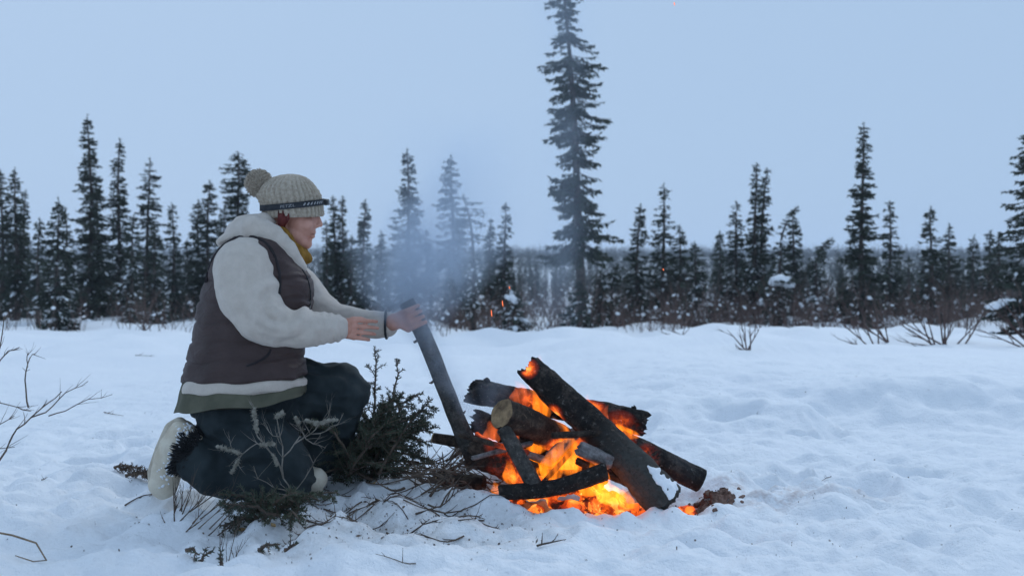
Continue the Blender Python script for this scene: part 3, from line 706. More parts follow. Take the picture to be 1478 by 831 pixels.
# --- trousers
tr = MB()
ell(tr, 350, 580, 0, 76, 62, 42)
ch(tr, [((340, 598, -.065), 54), ((374, 636, -.10), 47), ((408, 668, -.13), 38), ((419, 690, -.135), 33)])
ch(tr, [((417, 693, -.13), 32), ((362, 697, -.12), 29), ((312, 684, -.115), 31), ((284, 662, -.112), 33)])
ch(tr, [((378, 575, .09), 58), ((440, 566, .13), 50), ((492, 563, .15), 41), ((497, 566, .15), 39)])
ch(tr, [((497, 567, .15), 38), ((478, 620, .155), 35), ((456, 662, .16), 31)])
def reg_tr(co): return np.ones(len(co))
v_, f_ = remesh(tr, 0.009, 6, 0.5, wrinkle(0.016, 9, (1, 1, 1.6)))
child_mesh('trousers', v_, f_, MAT['trousers'], person)

# --- lofted garments round the trunk
def loft(rows, seg=96, fine=4, fn=None, open_bottom=False):
    """rows: (py, px centre, half width, half depth, centre dy); returns verts (world), faces"""
    rows = sorted(rows); ys = np.array([r[0] for r in rows], float); n = (len(rows) - 1) * fine + 1
    yy = np.interp(np.linspace(0, len(rows) - 1, n), np.arange(len(rows)), ys)
    def cr(col):
        a = np.array([r[col] for r in rows], float); x = np.linspace(0, len(rows) - 1, n); i = np.clip(x.astype(int), 0, len(rows) - 2); t = x - i
        p0 = a[np.maximum(i - 1, 0)]; p1 = a[i]; p2 = a[i + 1]; p3 = a[np.minimum(i + 2, len(rows) - 1)]
        return 0.5 * (2 * p1 + (p2 - p0) * t + (2 * p0 - 5 * p1 + 4 * p2 - p3) * t * t + (3 * p1 - p0 - 3 * p2 + p3) * t ** 3)
    c, hw, hd, dy = cr(1), cr(2), cr(3), cr(4)
    vs = []
    for i in range(n):
        for j in range(seg):
            th = 2 * math.pi * j / seg; cx, sy = math.cos(th), math.sin(th)
            e = 0.86; cx = math.copysign(abs(cx) ** e, cx); sy = math.copysign(abs(sy) ** e, sy)
            k, dpy = (fn(i / (n - 1), th, yy[i]) if fn else (1.0, 0.0))
            Yd = dy[i] + hd[i] * U * k * sy
            vs.append(P(c[i] + hw[i] * k * cx, yy[i] + dpy, Yd))
    fs = [(i * seg + j, i * seg + (j + 1) % seg, (i + 1) * seg + (j + 1) % seg, (i + 1) * seg + j) for i in range(n - 1) for j in range(seg)]
    fs.append(tuple(range(seg))); fs.append(tuple(range((n - 1) * seg, n * seg))[::-1])
    return vs, fs
def nz(x, y, z=0.0): return noise.noise(Vector((x, y, z)))

def shirt_fn(t, th, y):
    fold = 0.025 * math.sin(th * 7 + 1.5 * math.sin(th * 2)) * t + 0.03 * nz(th * 2.5, t * 2, 3)
    flare = 0.05 * t * t * (1 if math.cos(th) < -0.3 else 0.3)
    return 1 + fold + flare, t * (6 * (-math.cos(th)) + 1 - 16 * max(0, math.cos(th)) ** 2 + 5 * nz(math.cos(th) * 2.4, math.sin(th) * 2.4, 2.2))
v_, f_ = loft([(540, 352, 86, 84, -.0), (560, 351, 90, 88, 0), (575, 350, 92, 95, 0), (588, 348, 92, 98, 0)], fn=shirt_fn, fine=6)
child_mesh('undershirt', v_, f_, MAT['olive'], person)
def hem_fn(t, th, y):
    return 1 + 0.018 * math.sin(th * 5 + t * 3) + 0.025 * nz(math.cos(th) * 3, math.sin(th) * 3, t * 3), 5 * t * nz(math.cos(th) * 2.2, math.sin(th) * 2.2, 4.2) + t * (-2.5 * math.cos(th) - 11 * max(0, math.cos(th)) ** 2 + 2)
v_, f_ = loft([(520, 353, 78, 74, 0), (544, 352, 82, 84, 0), (551, 351.5, 89, 93, 0), (557, 351, 91, 96, 0), (565, 351, 90, 96, 0), (568, 351, 86, 92, 0)], fn=hem_fn, fine=6)
child_mesh('hoodie_hem', v_, f_, MAT['fleece'], person)

SEAMS = [402, 432, 462, 492, 518]
def vest_fn(t, th, y):
    wob = 9 * nz(math.cos(th) * 1.3, math.sin(th) * 1.3, 1.7)
    k = 1.0
    for s in SEAMS: k -= 0.042 * math.exp(-((y + wob - s) / 2.2) ** 2)
    k += 0.010 * math.sin(th * 9 + y * 0.12) * sstep(480, 540, np.array(y)) + 0.020 * nz(math.cos(th) * 2.5, math.sin(th) * 2.5, y * 0.03)
    k += 0.0
    k += 0.018 * (0.5 - abs(nz(math.cos(th) * 1.6 + 5, math.sin(th) * 1.6, y * 0.075)) * 2.0)
    return float(k), float((5 * nz(math.cos(th) * 2, math.sin(th) * 2, 9.1) + 3 - 12 * max(0, math.cos(th)) ** 2) * sstep(500, 548, np.array(y)))
v_, f_ = loft([(330, 372, 20, 30, 0), (338, 371, 36, 56, 0), (350, 368, 47, 76, 0), (366, 367, 58, 84, 0), (384, 369, 68, 84, 0), (402, 374, 77, 82, 0), (430, 370, 83, 80, 0), (460, 364, 83, 80, 0), (490, 359, 83, 83, 0), (520, 354, 87, 89, 0), (540, 352, 90, 95, 0), (548, 352, 91, 96, 0), (551, 352, 88, 93, 0)], fn=vest_fn, fine=9, seg=120)
vest = child_mesh('vest', v_, f_, MAT['vest'], person)
SKINS = [(v_, f_)]

# --- hoodie: sleeves
hs = MB()
ell(hs, 355, 388, -.175, 46, 24, 43)
ch(hs, [((354, 390, -.185), 43), ((357, 424, -.205), 42.5), ((379, 457, -.215), 37), ((400, 470, -.205), 30), ((440, 474, -.175), 26), ((470, 474, -.13), 22.5), ((482, 474, -.11), 20.5)])
ch(hs, [((390, 395, .18), 42), ((430, 420, .215), 36), ((452, 446, .215), 32), ((482, 462, .18), 25), ((530, 468, .12), 21.5), ((556, 468, .09), 19.5)])
def sleeve_post(co, nr):
    d = np.empty(len(co))
    for i, c in enumerate(co):
        q = Vector(c) * 10; q = q + noise.noise_vector(q * 0.5) * 0.8
        d[i] = 0.0075 * ((1 - 2.0 * abs(noise.noise(q))) * 0.7) + 0.002 * noise.noise(q * 3)
    # gathered folds at the crook of the elbow
    e = np.array(P(404, 444, -.22)); dd = np.linalg.norm((co - e) * np.array([1, .5, 1]), axis=1)
    ang = np.arctan2(co[:, 2] - e[2], co[:, 0] - e[0])
    d += 0.011 * np.exp(-((dd - .07) / 0.06) ** 2) * np.sin(dd * 80 + 0.8 * np.sin(ang * 2) + 1.0)
    win = np.exp(-((ang + 2.0) / .8) ** 2)
    d -= win * (0.014 * np.exp(-((dd - .055) / .008) ** 2) + 0.011 * np.exp(-((dd - .092) / .009) ** 2)) + np.exp(-((ang + 1.2) / .5) ** 2) * .009 * np.exp(-((dd - .13) / .009) ** 2)
    e2 = np.array(P(478, 474, -.12)); d2 = np.linalg.norm(co - e2, axis=1)
    d += 0.004 * np.exp(-(d2 / 0.08) ** 2) * np.sin(co[:, 0] * 260)
    return co + nr * d[:, None]
v_, f_ = remesh(hs, 0.0075, 7, 0.5, sleeve_post)
child_mesh('hoodie_sleeves', v_, f_, MAT['fleece'], person); SKINS.append((v_, f_))
# --- hood lying on the shoulders: a thick rolled collar that comes to a V at the chest
hd = MB()
loopn = 44
for i in range(loopn):
    a = 2 * math.pi * i / loopn; s = 0.5 - 0.5 * math.cos(a)       # 0 = back, 1 = front
    px_ = 356 + (434 - 356) * s; py_ = 336 + (386 - 336) * s ** 1.35; dy_ = -.125 * math.sin(a) * (1 - 0.55 * s ** 3)
    r_ = 13 * (1 - s) ** 1.1 + 14 - 5 * s
    ball(hd, P(px_, py_, dy_), (r_ * U * (1 + .1 * (1 - s)), r_ * U, r_ * U * (0.95)), 2)
ell(hd, 338, 345, -.02, 17, 40, 10); ell(hd, 325, 350, -.03, 9, 34, 8); ell(hd, 366, 325, -.0, 24, 44, 14, rot=-20); ell(hd, 384, 320, -.05, 15, 16, 12, rot=30)
for s in (-1, 1): ch(hd, [((366, 328, s * .13), 17), ((392, 338, s * .135), 15), ((415, 360, s * .12), 12.5), ((434, 386, s * .07), 9)])
v_, f_ = remesh(hd, 0.0075, 5, 0.5, wrinkle(0.007, 14))
child_mesh('hood', v_, f_, MAT['fleece'], person); SKINS.append((v_, f_))
# zip, armhole binding and pocket lie on the cloth
from mathutils.bvhtree import BVHTree
def bvh(sk):
    return [BVHTree.FromPolygons([Vector(q) for q in v], f) for v, f in sk]
def on_cloth(px, py, trees, lift=0.002):
    o = Vector((0, 0, CAMH)); d = (at(px, py, PY) - o).normalized(); best = None
    for t in trees:
        h = t.ray_cast(o, d)
        if h[0] is not None and (best is None or h[3] < best[3]): best = h
    return None if best is None else best[0] - d * lift
def trim(name, path, rad, trees, mat, parent, n=40, lift=0.001):
    pp = []
    for i in range(n):
        u = i / (n - 1) * (len(path) - 1); k = min(int(u), len(path) - 2); t = u - k
        p0 = path[max(k - 1, 0)]; p1 = path[k]; p2 = path[k + 1]; p3 = path[min(k + 2, len(path) - 1)]
        q = [0.5 * (2 * p1[c] + (p2[c] - p0[c]) * t + (2 * p0[c] - 5 * p1[c] + 4 * p2[c] - p3[c]) * t * t + (3 * p1[c] - p0[c] - 3 * p2[c] + p3[c]) * t ** 3) for c in (0, 1)]
        h = on_cloth(q[0], q[1], trees, lift)
        if h is not None: pp.append(h)
    if len(pp) > 2:
        # even out jumps from one layer of cloth to the next
        for _ in range(3): pp = [pp[0]] + [(pp[i - 1] + pp[i] * 2 + pp[i + 1]) / 4 for i in range(1, len(pp) - 1)] + [pp[-1]]
        mb = MB(); tube(mb, pp, rad, 8); mb.build(name, mat, parent)
TV = bvh(SKINS)
trim('armhole_binding', [(297, 408), (302, 386), (313, 364), (332, 347), (355, 340), (377, 346), (392, 360), (401, 382), (404, 404), (403, 424)], .0058, TV[:2], MAT['vestlining'], vest)
trim('zip', [(436, 389), (443, 400), (447, 415), (448, 432), (447, 446)], .0035, TV, MAT['black'], vest)
trim('pocket_zip', [(356, 528), (372, 522), (386, 513), (391, 504)], .0045, TV[:1], MAT['vestlining'], vest)
mb = MB()
for s in (-1, 1): ch(mb, [((404, 334, s * .084), 9), ((415, 351, s * .083), 11.5), ((429, 366, s * .063), 11), ((440, 372, s * .022), 9.5)])
ch(mb, [((400, 345, -.078), 10), ((400, 345, .078), 10)]); ch(mb, [((420, 358, 0), 18), ((434, 368, 0), 12), ((440, 374, 0), 8)])
v_, f_ = remesh(mb, 0.006, 3, 0.5, wrinkle(0.008, 26, (1, 1, .5)))
child_mesh('scarf', v_, f_, MAT['scarf'], person)
mb = MB(); wr = P(558, 468, .087)
tube(mb, [wr + Vector((.0, math.cos(a) * .0545, math.sin(a) * .0545)) for a in np.linspace(0, 2 * math.pi, 29)], .0052, 6, caps=False); mb.build('wristband', MAT['black'], person)

# --- hat: ribbed slouchy knit
HR = [(251, 419, 4, 4), (252.5, 418.5, 14, 11), (256, 417.5, 24, 19), (262, 415, 34, 27), (270, 414, 41, 32), (280, 415.5, 45.5, 34.5), (289, 419, 45, 34.5), (296, 421, 44, 34), (303, 422, 43.5, 34), (309, 423, 43.5, 34), (313, 423, 42.5, 33.5), (314, 423, 39, 31)]
def hat_fn(t, th, y):
    rib = abs(math.cos(th * 18 + (0 if y > 297 else 1.2 * math.sin((y - 297) * .06))))
    st = 0.85 + 0.15 * math.cos(y * 1.6)
    sl = 0.03 * nz(math.cos(th) * 2.2, math.sin(th) * 2.2, y * 0.04) if y < 290 else 0
    groove = 0.035 * math.exp(-((y - (294 + 5 * math.cos(th) * -1)) / 4.5) ** 2)
    return 0.94 + 0.125 * rib ** 0.8 * st + sl - groove, -2.0 * math.cos(th) * sstep(285, 300, np.array(y)) * 0.6
v_, f_ = loft([(a, b, c, d, 0) for a, b, c, d in HR], seg=276, fine=4, fn=hat_fn)
hat = child_mesh('knit_hat', v_, f_, MAT['knit'], person)
mb = MB(); rr = random.Random(8); pc = P(373.5, 264.5, -.005); ball(mb, pc, 16.5 * U, 3)
for k in range(900):
    d = Vector((rr.gauss(0, 1), rr.gauss(0, 1), rr.gauss(0, 1))).normalized(); L_ = (19.0 + 3.0 * rr.random()) * U
    e = (d + Vector((rr.uniform(-.25, .25), rr.uniform(-.25, .25), rr.uniform(-.25, .25)))).normalized()
    tube(mb, [pc + d * 11 * U, pc + d * L_ * .8, pc + d * L_ * .6 + e * L_ * .4], [.0022, .0027, .0015], 4)
mb.build('pompom', MAT['knit'], hat, kind='stuff')
# --- headlamp
def band_pt(th, off=0.0, dz=0.0):
    cx, sy = math.cos(th), math.sin(th); cx = math.copysign(abs(cx) ** .86, cx); sy = math.copysign(abs(sy) ** .86, sy)
    return P(421.5 + (45.6 + off) * cx, 295.5 - 4.6 * cx + 1.2 * abs(sy) + dz, (35.2 + off) * U * sy)
vs = []; fs = []; n = 96
for j in range(n):
    th = 2 * math.pi * j / n
    for off, dz in ((0, -4.4), (1.2, -4.4), (1.2, 4.4), (0, 4.4)): vs.append(band_pt(th, off, dz))
for j in range(n):
    for k in range(4): fs.append((j * 4 + k, j * 4 + (k + 1) % 4, ((j + 1) % n) * 4 + (k + 1) % 4, ((j + 1) % n) * 4 + k))
strap = child_mesh('headlamp_strap', vs, fs, MAT['strap'], person, smooth=False)
# slanted pale dashes woven in the strap
vs = []; fs = []
for q in range(7):
    t0 = R(-74 + 7.4 * q); t1 = t0 + R(3.6); b = len(vs)
    vs += [band_pt(t0, 1.7, 1.7), band_pt(t1, 1.7, 1.7), band_pt(t1 + R(2.6), 1.7, -2.0), band_pt(t0 + R(2.6), 1.7, -2.0)]; fs.append((b, b + 1, b + 2, b + 3))
    child_mesh('strap_dash', [tuple(x) for x in vs[-4:]], [(0, 1, 2, 3)], MAT['print'], strap, smooth=False)
# wordmark on the strap
tc = bpy.data.curves.new('t', 'FONT'); tc.body = 'PETZL'; tc.size = 5.6 * U; tc.align_x = 'CENTER'
to = bpy.data.objects.new('t', tc); COL.objects.link(to); dg = bpy.context.evaluated_depsgraph_get()
tm = bpy.data.meshes.new_from_object(to.evaluated_get(dg)); bpy.data.objects.remove(to)
tv = [tuple(x.co) for x in tm.vertices]; tf = [tuple(p.vertices) for p in tm.polygons]; bpy.data.meshes.remove(tm)
rad = 40 * U
wv = [band_pt(R(-97) + q[0] / rad, 1.8, 1.9 - q[1] / U) for q in tv]
child_mesh('strap_lettering', wv, tf, MAT['print'], strap, smooth=False)
# lamp housing at the forehead
lb = MB(); c = P(469, 291.8, 0)
for k, (r_, x_) in enumerate(((4.6, 0), (4.8, 1.5))):
    ball(lb, c + Vector((x_ * U, 0, 0)), (4.2 * U, 9 * U, r_ * U), 3)
lamp = lb.build('headlamp_body', MAT['black'], person)
lb = MB(); tube(lb, [c + Vector((2.5 * U, 0, 0)), c + Vector((5.6 * U, 0, 0)), c + Vector((6.2 * U, 0, 0))], [4.3 * U, 4.6 * U, 3.8 * U], 20); lb.build('headlamp_lens', simple('lamp_lens', (0.10, 0.11, 0.12), (0.14, 0.15, 0.16), 10, 0.15, 0, spec=0.6), lamp)
lb = MB(); ball(lb, P(380.5, 300, -.03), (3 * U, 6 * U, 5 * U), 2); lb.build('strap_buckle', MAT['black'], strap)

# --- boots
def boot(parts, sole, nm='boot', lab=None):
    mb = MB()
    for pr_ in parts:
        if len(pr_) == 2 and not isinstance(pr_[0], tuple): pass
    ch(mb, parts)
    v_, f_ = remesh(mb, 0.007, 5, 0.5, wrinkle(0.004, 16))
    global BOOTSKIN
    if 'BOOTSKIN' not in globals(): BOOTSKIN = (v_, f_)
    b = child_mesh(nm, v_, f_, MAT['boot'], person)
    if sole:
        mb = MB(); ch(mb, sole); v_, f_ = remesh(mb, 0.007, 4, 0.5); child_mesh('sole', v_, f_, MAT['sole'], b)
    return b
nb_ = boot([((236, 699, -.10), 21), ((240, 680, -.10), 22), ((249, 652, -.105), 23), ((262, 627, -.11), 22), ((276, 640, -.112), 22), ((286, 654, -.113), 21)],
           [((226, 702, -.10), 12), ((226, 680, -.10), 13), ((236, 650, -.105), 13), ((250, 620, -.11), 13.5), ((259, 613, -.11), 12)])
boot([((436, 684, .10), 17), ((446, 689, .06), 18), ((455, 692, .03), 18)], [((434, 702, .09), 8), ((459, 706, .03), 9)])
# furry cuff and snow stuck on the near boot
mb = MB(); rr = random.Random(12)
for k in range(700):
    a = rr.random() * 6.283; t = rr.random()
    cpt = P(262 + 26 * t, 650 + 3 * t, -.112); ax = Vector((1, 0, -.35)).normalized(); e1, e2 = frame(ax)
    q = e1 * math.cos(a) + e2 * math.sin(a); b0 = cpt + q * 29 * U; d = (q * .6 + ax * -.7 + Vector((rr.uniform(-.4, .4), rr.uniform(-.4, .4), rr.uniform(-.6, .2)))).normalized()
    tube(mb, [b0, b0 + d * .016, b0 + d * .03], [.004, .003, .001], 3, caps=False)
mb.build('boot_cuff', MAT['black'], nb_, kind='stuff')
mb = MB(); BT = bvh([BOOTSKIN])
for k in range(200):
    t = rr.random(); h = on_cloth(240 + 34 * t + rr.gauss(0, 8), 690 - 76 * t + rr.gauss(0, 8), BT, 0.0); s_ = rr.uniform(.0015, .006)
    if h is not None: ball(mb, h, (s_ * rr.uniform(.8, 2), s_ * .6, s_), 1, Matrix.Rotation(rr.uniform(-1, 1), 4, 'Y'))
mb.build('boot_snow', MAT['tree_snow'], nb_, kind='stuff')
# ------------------------------------------------------------------ logs
def log_material(name, kind, hot=None, seed=0):
    """kind: 'char' blackened, 'grey' weathered bark; hot: list of (world point, radius) where the wood glows"""
    m = bpy.data.materials.new(name); t = nodes(m)
    geo = N(t, 'ShaderNodeNewGeometry'); pos = geo.outputs['Position']
    mp = N(t, 'ShaderNodeMapping'); mp.inputs['Location'].default_value = (seed, seed * .7, 0); t.links.new(pos, mp.inputs[0]); co = mp.outputs[0]
    n1 = tex(t, 'ShaderNodeTexNoise', co, 24, 7, 0.72); n2 = tex(t, 'ShaderNodeTexNoise', co, 70, 5, 0.7)
    vo = N(t, 'ShaderNodeTexVoronoi', feature='DISTANCE_TO_EDGE'); vo.inputs['Scale'].default_value = 42
    dst = mixc(t, 0.06, co, n1.outputs[1]); t.links.new(dst, vo.inputs['Vector'])
    crack = ramp(t, vo.outputs['Distance'], [(0.0, (0, 0, 0)), (0.10, (1, 1, 1))])
    if kind == 'char': c = ramp(t, n1.outputs[0], [(.35, (0.010, 0.009, 0.009)), (.52, (0.028, 0.024, 0.022)), (.62, (0.075, 0.058, 0.048)), (.75, (0.14, 0.12, 0.11))])
    elif kind == 'bark': c = ramp(t, n1.outputs[0], [(.35, (0.014, 0.011, 0.010)), (.5, (0.050, 0.036, 0.028)), (.62, (0.11, 0.08, 0.06)), (.75, (0.20, 0.15, 0.115))])
    elif kind == 'ash': c = ramp(t, n1.outputs[0], [(.3, (0.06, 0.055, 0.055)), (.5, (0.26, 0.24, 0.24)), (.7, (0.46, 0.45, 0.45))])
    else: c = ramp(t, n1.outputs[0], [(.35, (0.028, 0.026, 0.024)), (.5, (0.075, 0.070, 0.064)), (.62, (0.13, 0.12, 0.11)), (.75, (0.22, 0.21, 0.195))])
    n4 = tex(t, 'ShaderNodeTexNoise', co, 55, 4, 0.65); c = mixc(t, ramp(t, n4.outputs[0], [(.60, (0, 0, 0)), (.72, (.8, .8, .8))]), c, (0.26, 0.24, 0.225) if kind != 'bark' else (0.20, 0.15, 0.11))
    b = bump(t, n1.outputs[0], 1.0, 0.03); b = bump(t, n2.outputs[0], 0.5, 0.006, b)
    if kind in ('char', 'bark'): b = bump(t, crack, 0.55 if kind == 'char' else 0.3, 0.006, b)
    emit = None; es = 0.0
    if hot:
        acc = None
        for p, r in hot:
            d = N(t, 'ShaderNodeVectorMath', operation='DISTANCE'); t.links.new(pos, d.inputs[0]); d.inputs[1].default_value = p
            w = math_n(t, 'SUBTRACT', 1.0, math_n(t, 'DIVIDE', d.outputs['Value'], r), True)
            acc = w if acc is None else math_n(t, 'MAXIMUM', acc, w)
        nl = tex(t, 'ShaderNodeTexNoise', co, 10, 3, .5); nn = ramp(t, nl.outputs[0], [(.36, (0, 0, 0)), (.66, (1, 1, 1))])
        ck = math_n(t, 'SUBTRACT', 1.0, crack)
        h = math_n(t, 'MULTIPLY', acc, math_n(t, 'ADD', math_n(t, 'MULTIPLY', nn, 1.3), math_n(t, 'MULTIPLY', ck, 0.35)), True)
        emit = ramp(t, h, [(0.0, (0, 0, 0)), (0.22, (0.12, 0.010, 0.002)), (0.5, (0.75, 0.10, 0.012)), (0.8, (1.0, 0.30, 0.04)), (1.0, (1.0, 0.55, 0.12))])
        es = 1.25
    surf(t, c, 0.9, b, 0.25, emit, es); return m

def log(p0, p1, r0, r1, mat, label, seed=0, bow=0.0, group='logs on the campfire', ends=('char', 'char'), n=40, seg=44, wob=0.12, rag=0.0, flat=1.0, name='log', bowv=None, stubs=()):
    p0 = Vector(p0); p1 = Vector(p1); ax = (p1 - p0); L = ax.length; axn = ax.normalized(); a, b = frame(axn)
    root = empty(name, p0.lerp(p1, .5), label=label, category='log', group=group)
    bv = Vector(bowv).normalized() if bowv else b
    vs = []; fs = []; ring = lambda i, j: i * n + j % n
    for i in range(seg + 1):
        t = i / seg; c = p0.lerp(p1, t) + bv * bow * math.sin(t * math.pi); r = r0 + (r1 - r0) * t
        for j in range(n):
            th = 2 * math.pi * j / n; q = a * math.cos(th) + b * math.sin(th) * flat
            k = 1 + wob * noise.noise(Vector((math.cos(th) * 1.4, math.sin(th) * 1.4, t * L * 7)) + Vector((seed * 3.1, 0, 0))) + .45 * wob * noise.noise(Vector((math.cos(th) * 4, math.sin(th) * 4, t * L * 22 + seed))) + .4 * wob * (0.5 - abs(noise.noise(Vector((math.cos(th) * 9, math.sin(th) * 9, t * L * 30 + seed))) * 2))
            e = 0
            if rag and i == 0: e = -rag * (0.5 + noise.noise(Vector((math.cos(th) * 3, math.sin(th) * 3, seed * 1.7))))
            if rag and i == seg: e = rag * .4 * noise.noise(Vector((math.cos(th) * 3, math.sin(th) * 3, seed * 2.7)))
            vs.append(c + q * r * k + axn * e)
    fs = [(ring(i, j), ring(i, j + 1), ring(i + 1, j + 1), ring(i + 1, j)) for i in range(seg) for j in range(n)]
    mb = MB(); mb.add(vs, fs)
    for (t, th, l, rr_) in stubs:      # snapped-off knots
        c = p0.lerp(p1, t); q = a * math.cos(th) + b * math.sin(th) * flat; r = r0 + (r1 - r0) * t
        tube(mb, [c + q * r * .7, c + q * (r + l * .6), c + q * (r + l) + axn * l * .2], [rr_ * 1.5, rr_ * 1.1, rr_ * .7], 8, wob=.3, seed=seed)
    mb.build('bark', mat, root)
    for side, row, kind in ((-1, 0, ends[0]), (1, seg, ends[1])):
        rim = [Vector(vs[row * n + j]) for j in range(n)]; c = sum(rim, Vector()) / n; out = axn * side
        v2 = []; f2 = []; K = 6
        for k in range(K):
            s = 1 - k / K
            for j in range(n): v2.append(c + (rim[j] - c) * s * (0.995) + out * (.003 * (k % 2) + (0.002 if k else 0)) + out * (rag * .5 * noise.noise(rim[j] * 40 + Vector((k * 1.3, seed, 0))) if k else 0))
        v2.append(c + out * .002)
        for k in range(K - 1):
            for j in range(n):
                q = (k * n + j, k * n + (j + 1) % n, (k + 1) * n + (j + 1) % n, (k + 1) * n + j); f2.append(q if side > 0 else q[::-1])
        for j in range(n):
            q = ((K - 1) * n + j, (K - 1) * n + (j + 1) % n, K * n); f2.append(q if side > 0 else q[::-1])
        m2 = {'char': mat, 'cut': MAT['cutwood'], 'burnt': MAT['burntend']}[kind]
        child_mesh('log_end', v2, f2, m2, root, smooth=True)
    return root
MAT['burntend'] = simple('scorched_cut_end', (0.10, 0.065, 0.04), (0.40, 0.27, 0.15), 22, 0.85, 0.5, 90)

A = lambda px, py, dy: at(px, py, PY + dy)
hot = [(A(790, 640, .02), .15), (A(775, 570, .1), .08), (A(830, 640, -.05), .14), (A(880, 690, -.08), .15), (A(740, 690, -.08), .09), (A(890, 620, .12), .08), (A(935, 660, .1), .07)]
mc = log_material('charred_log', 'char', [(A(770, 545, .10), .035), (A(800, 640, -.02), .13), (A(880, 690, -.1), .09)], 1)
mbk = log_material('scorched_bark_log', 'bark', [(A(720, 690, -.02), .06), (A(830, 660, 0), .12), (A(800, 640, 0), .06)], 5)
mB = log_material('smouldering_log', 'char', [(A(768, 584, .14), .055), (A(890, 632, .16), .12), (A(845, 595, .14), .09)], 9)
mG = log_material('greyed_log', 'grey', [(A(890, 700, -.22), .03)], 13)
mF = log_material('crazed_char_log', 'bark', [(A(735, 640, -.06), .10), (A(700, 620, -.03), .05), (A(735, 690, -.1), .10)], 17)
mA = log_material('ashed_log', 'ash', [(A(845, 665, -.1), .06)], 21)

def main_log_mat():
    """scorched black above, weathered grey with a bare brown strip towards the foot"""
    m = log_material('leaning_log_bark', 'char', [(A(764, 532, .02), .042), (A(800, 600, -.02), .05), (A(835, 650, -.06), .055), (A(880, 700, -.12), .045)], 2); t = m.node_tree
    bs = [n for n in t.nodes if n.type == 'BSDF_PRINCIPLED'][0]; old = bs.inputs['Base Color'].links[0].from_socket
    geo = [n for n in t.nodes if n.type == 'NEW_GEOMETRY'][0]
    d = N(t, 'ShaderNodeVectorMath', operation='DISTANCE'); t.links.new(geo.outputs['Position'], d.inputs[0]); d.inputs[1].default_value = A(950, 715, -.16)
    nz_ = [n for n in t.nodes if n.type == 'TEX_NOISE'][0]
    f = ramp(t, math_n(t, 'ADD', math_n(t, 'DIVIDE', d.outputs['Value'], .34), math_n(t, 'MULTIPLY', math_n(t, 'SUBTRACT', nz_.outputs[0], .5), .8)), [(.45, (1, 1, 1)), (1.0, (0, 0, 0))])
    c = mixc(t, math_n(t, 'MULTIPLY', f, .9), old, (0.085, 0.082, 0.075)); t.links.new(c, bs.inputs['Base Color']); return m
MAIN = log(A(768, 534, .06), A(962, 727, -.16), .053, .072, main_log_mat(), 'long black log leaning across the front of the campfire', 2, bow=.012, ends=('char', 'char'), wob=.16, rag=.03, stubs=((.07, 2.6, .012, .012), (.62, 4.0, .006, .009)))
log(A(690, 566, .20), A(928, 611, .17), .047, .050, mB, 'smoking log lying across the back of the campfire', 9, rag=.055, wob=.2, stubs=((.04, 1.2, .02, .014), (.93, 1.6, .014, .010)))
log(A(724, 597, -.15), A(840, 652, .14), .055, .058, mbk, 'thick log with pale sawn end facing left', 5, ends=('burnt', 'char'), wob=.12, bow=.008)
log(A(727, 618, -.16), A(772, 702, -.20), .026, .031, mG, 'short grey stick standing upright under the sawn-ended log', 13, wob=.15, name='log')
log(A(722, 710, -.22), A(874, 680, -.20), .026, .033, mc, 'thin curved log lying low along the front of the embers', 21, bow=-.022, bowv=(0, 0, 1), wob=.16)
log(A(684, 648, -.02), A(768, 688, -.06), .062, .055, mF, 'crazed charred log at the left of the embers', 17, wob=.2, rag=.02)
log(A(694, 610, .10), A(775, 640, .12), .045, .05, mB, 'short black log stub behind the sawn end', 23, rag=.04, wob=.25)
log(A(893, 636, .12), A(1012, 694, .10), .048, .046, log_material('violet_char_log', 'char', [(A(935, 658, .08), .055), (A(905, 640, .1), .045)], 25), 'charred log pointing right out of the embers', 25, wob=.12)
log(A(838, 648, -.15), A(880, 668, -.13), .026, .028, mA, 'small ash-whitened chunk in the middle of the embers', 27, wob=.35, rag=.01, seg=14)
log(A(795, 660, -.05), A(830, 625, .05), .024, .020, mA, 'ashy stick glowing inside the fire', 29, wob=.35, rag=.01, seg=14)
log(A(626, 632, .14), A(694, 642, .10), .020, .026, mbk, 'thin stick with pale end lying left of the leaning pole', 31, ends=('cut', 'char'), wob=.15, seg=14)
log(A(632, 692, .16), A(698, 698, .12), .026, .032, mbk, 'short stick with orange-brown cut end in the kindling heap', 33, ends=('cut', 'char'), wob=.2, seg=14)
log(A(735, 668, .22), A(905, 672, .20), .060, .055, mB, 'blackened log low at the back of the embers', 35, wob=.25, rag=.02)
log(A(775, 640, .16), A(870, 690, .02), .042, .045, mbk, 'burning log buried in the heart of the fire', 37, wob=.25, rag=.02)
rs = random.Random(19)
for i in range(13):      # small burning sticks tangled through the pile
    x, y = rs.uniform(705, 900), rs.uniform(625, 700); an = rs.uniform(-1.1, 1.1); l = rs.uniform(24, 60); dy = rs.uniform(-.16, .16)
    y = min(y, 640 + (x - 700) * .35 + 40); r_ = rs.uniform(.008, .016)
    log(A(x - l * math.cos(an), y - l * math.sin(an) * .6, dy - .03), A(x + l * math.cos(an), min(y + l * math.sin(an) * .6, 708), dy + .03), r_, r_ * 1.2, (mc, mbk, mA, mF)[i % 4], 'thin half-burnt stick tangled in the log pile', 60 + i, n=12, seg=14, wob=.3, rag=.012, group='half-burnt sticks in the campfire')
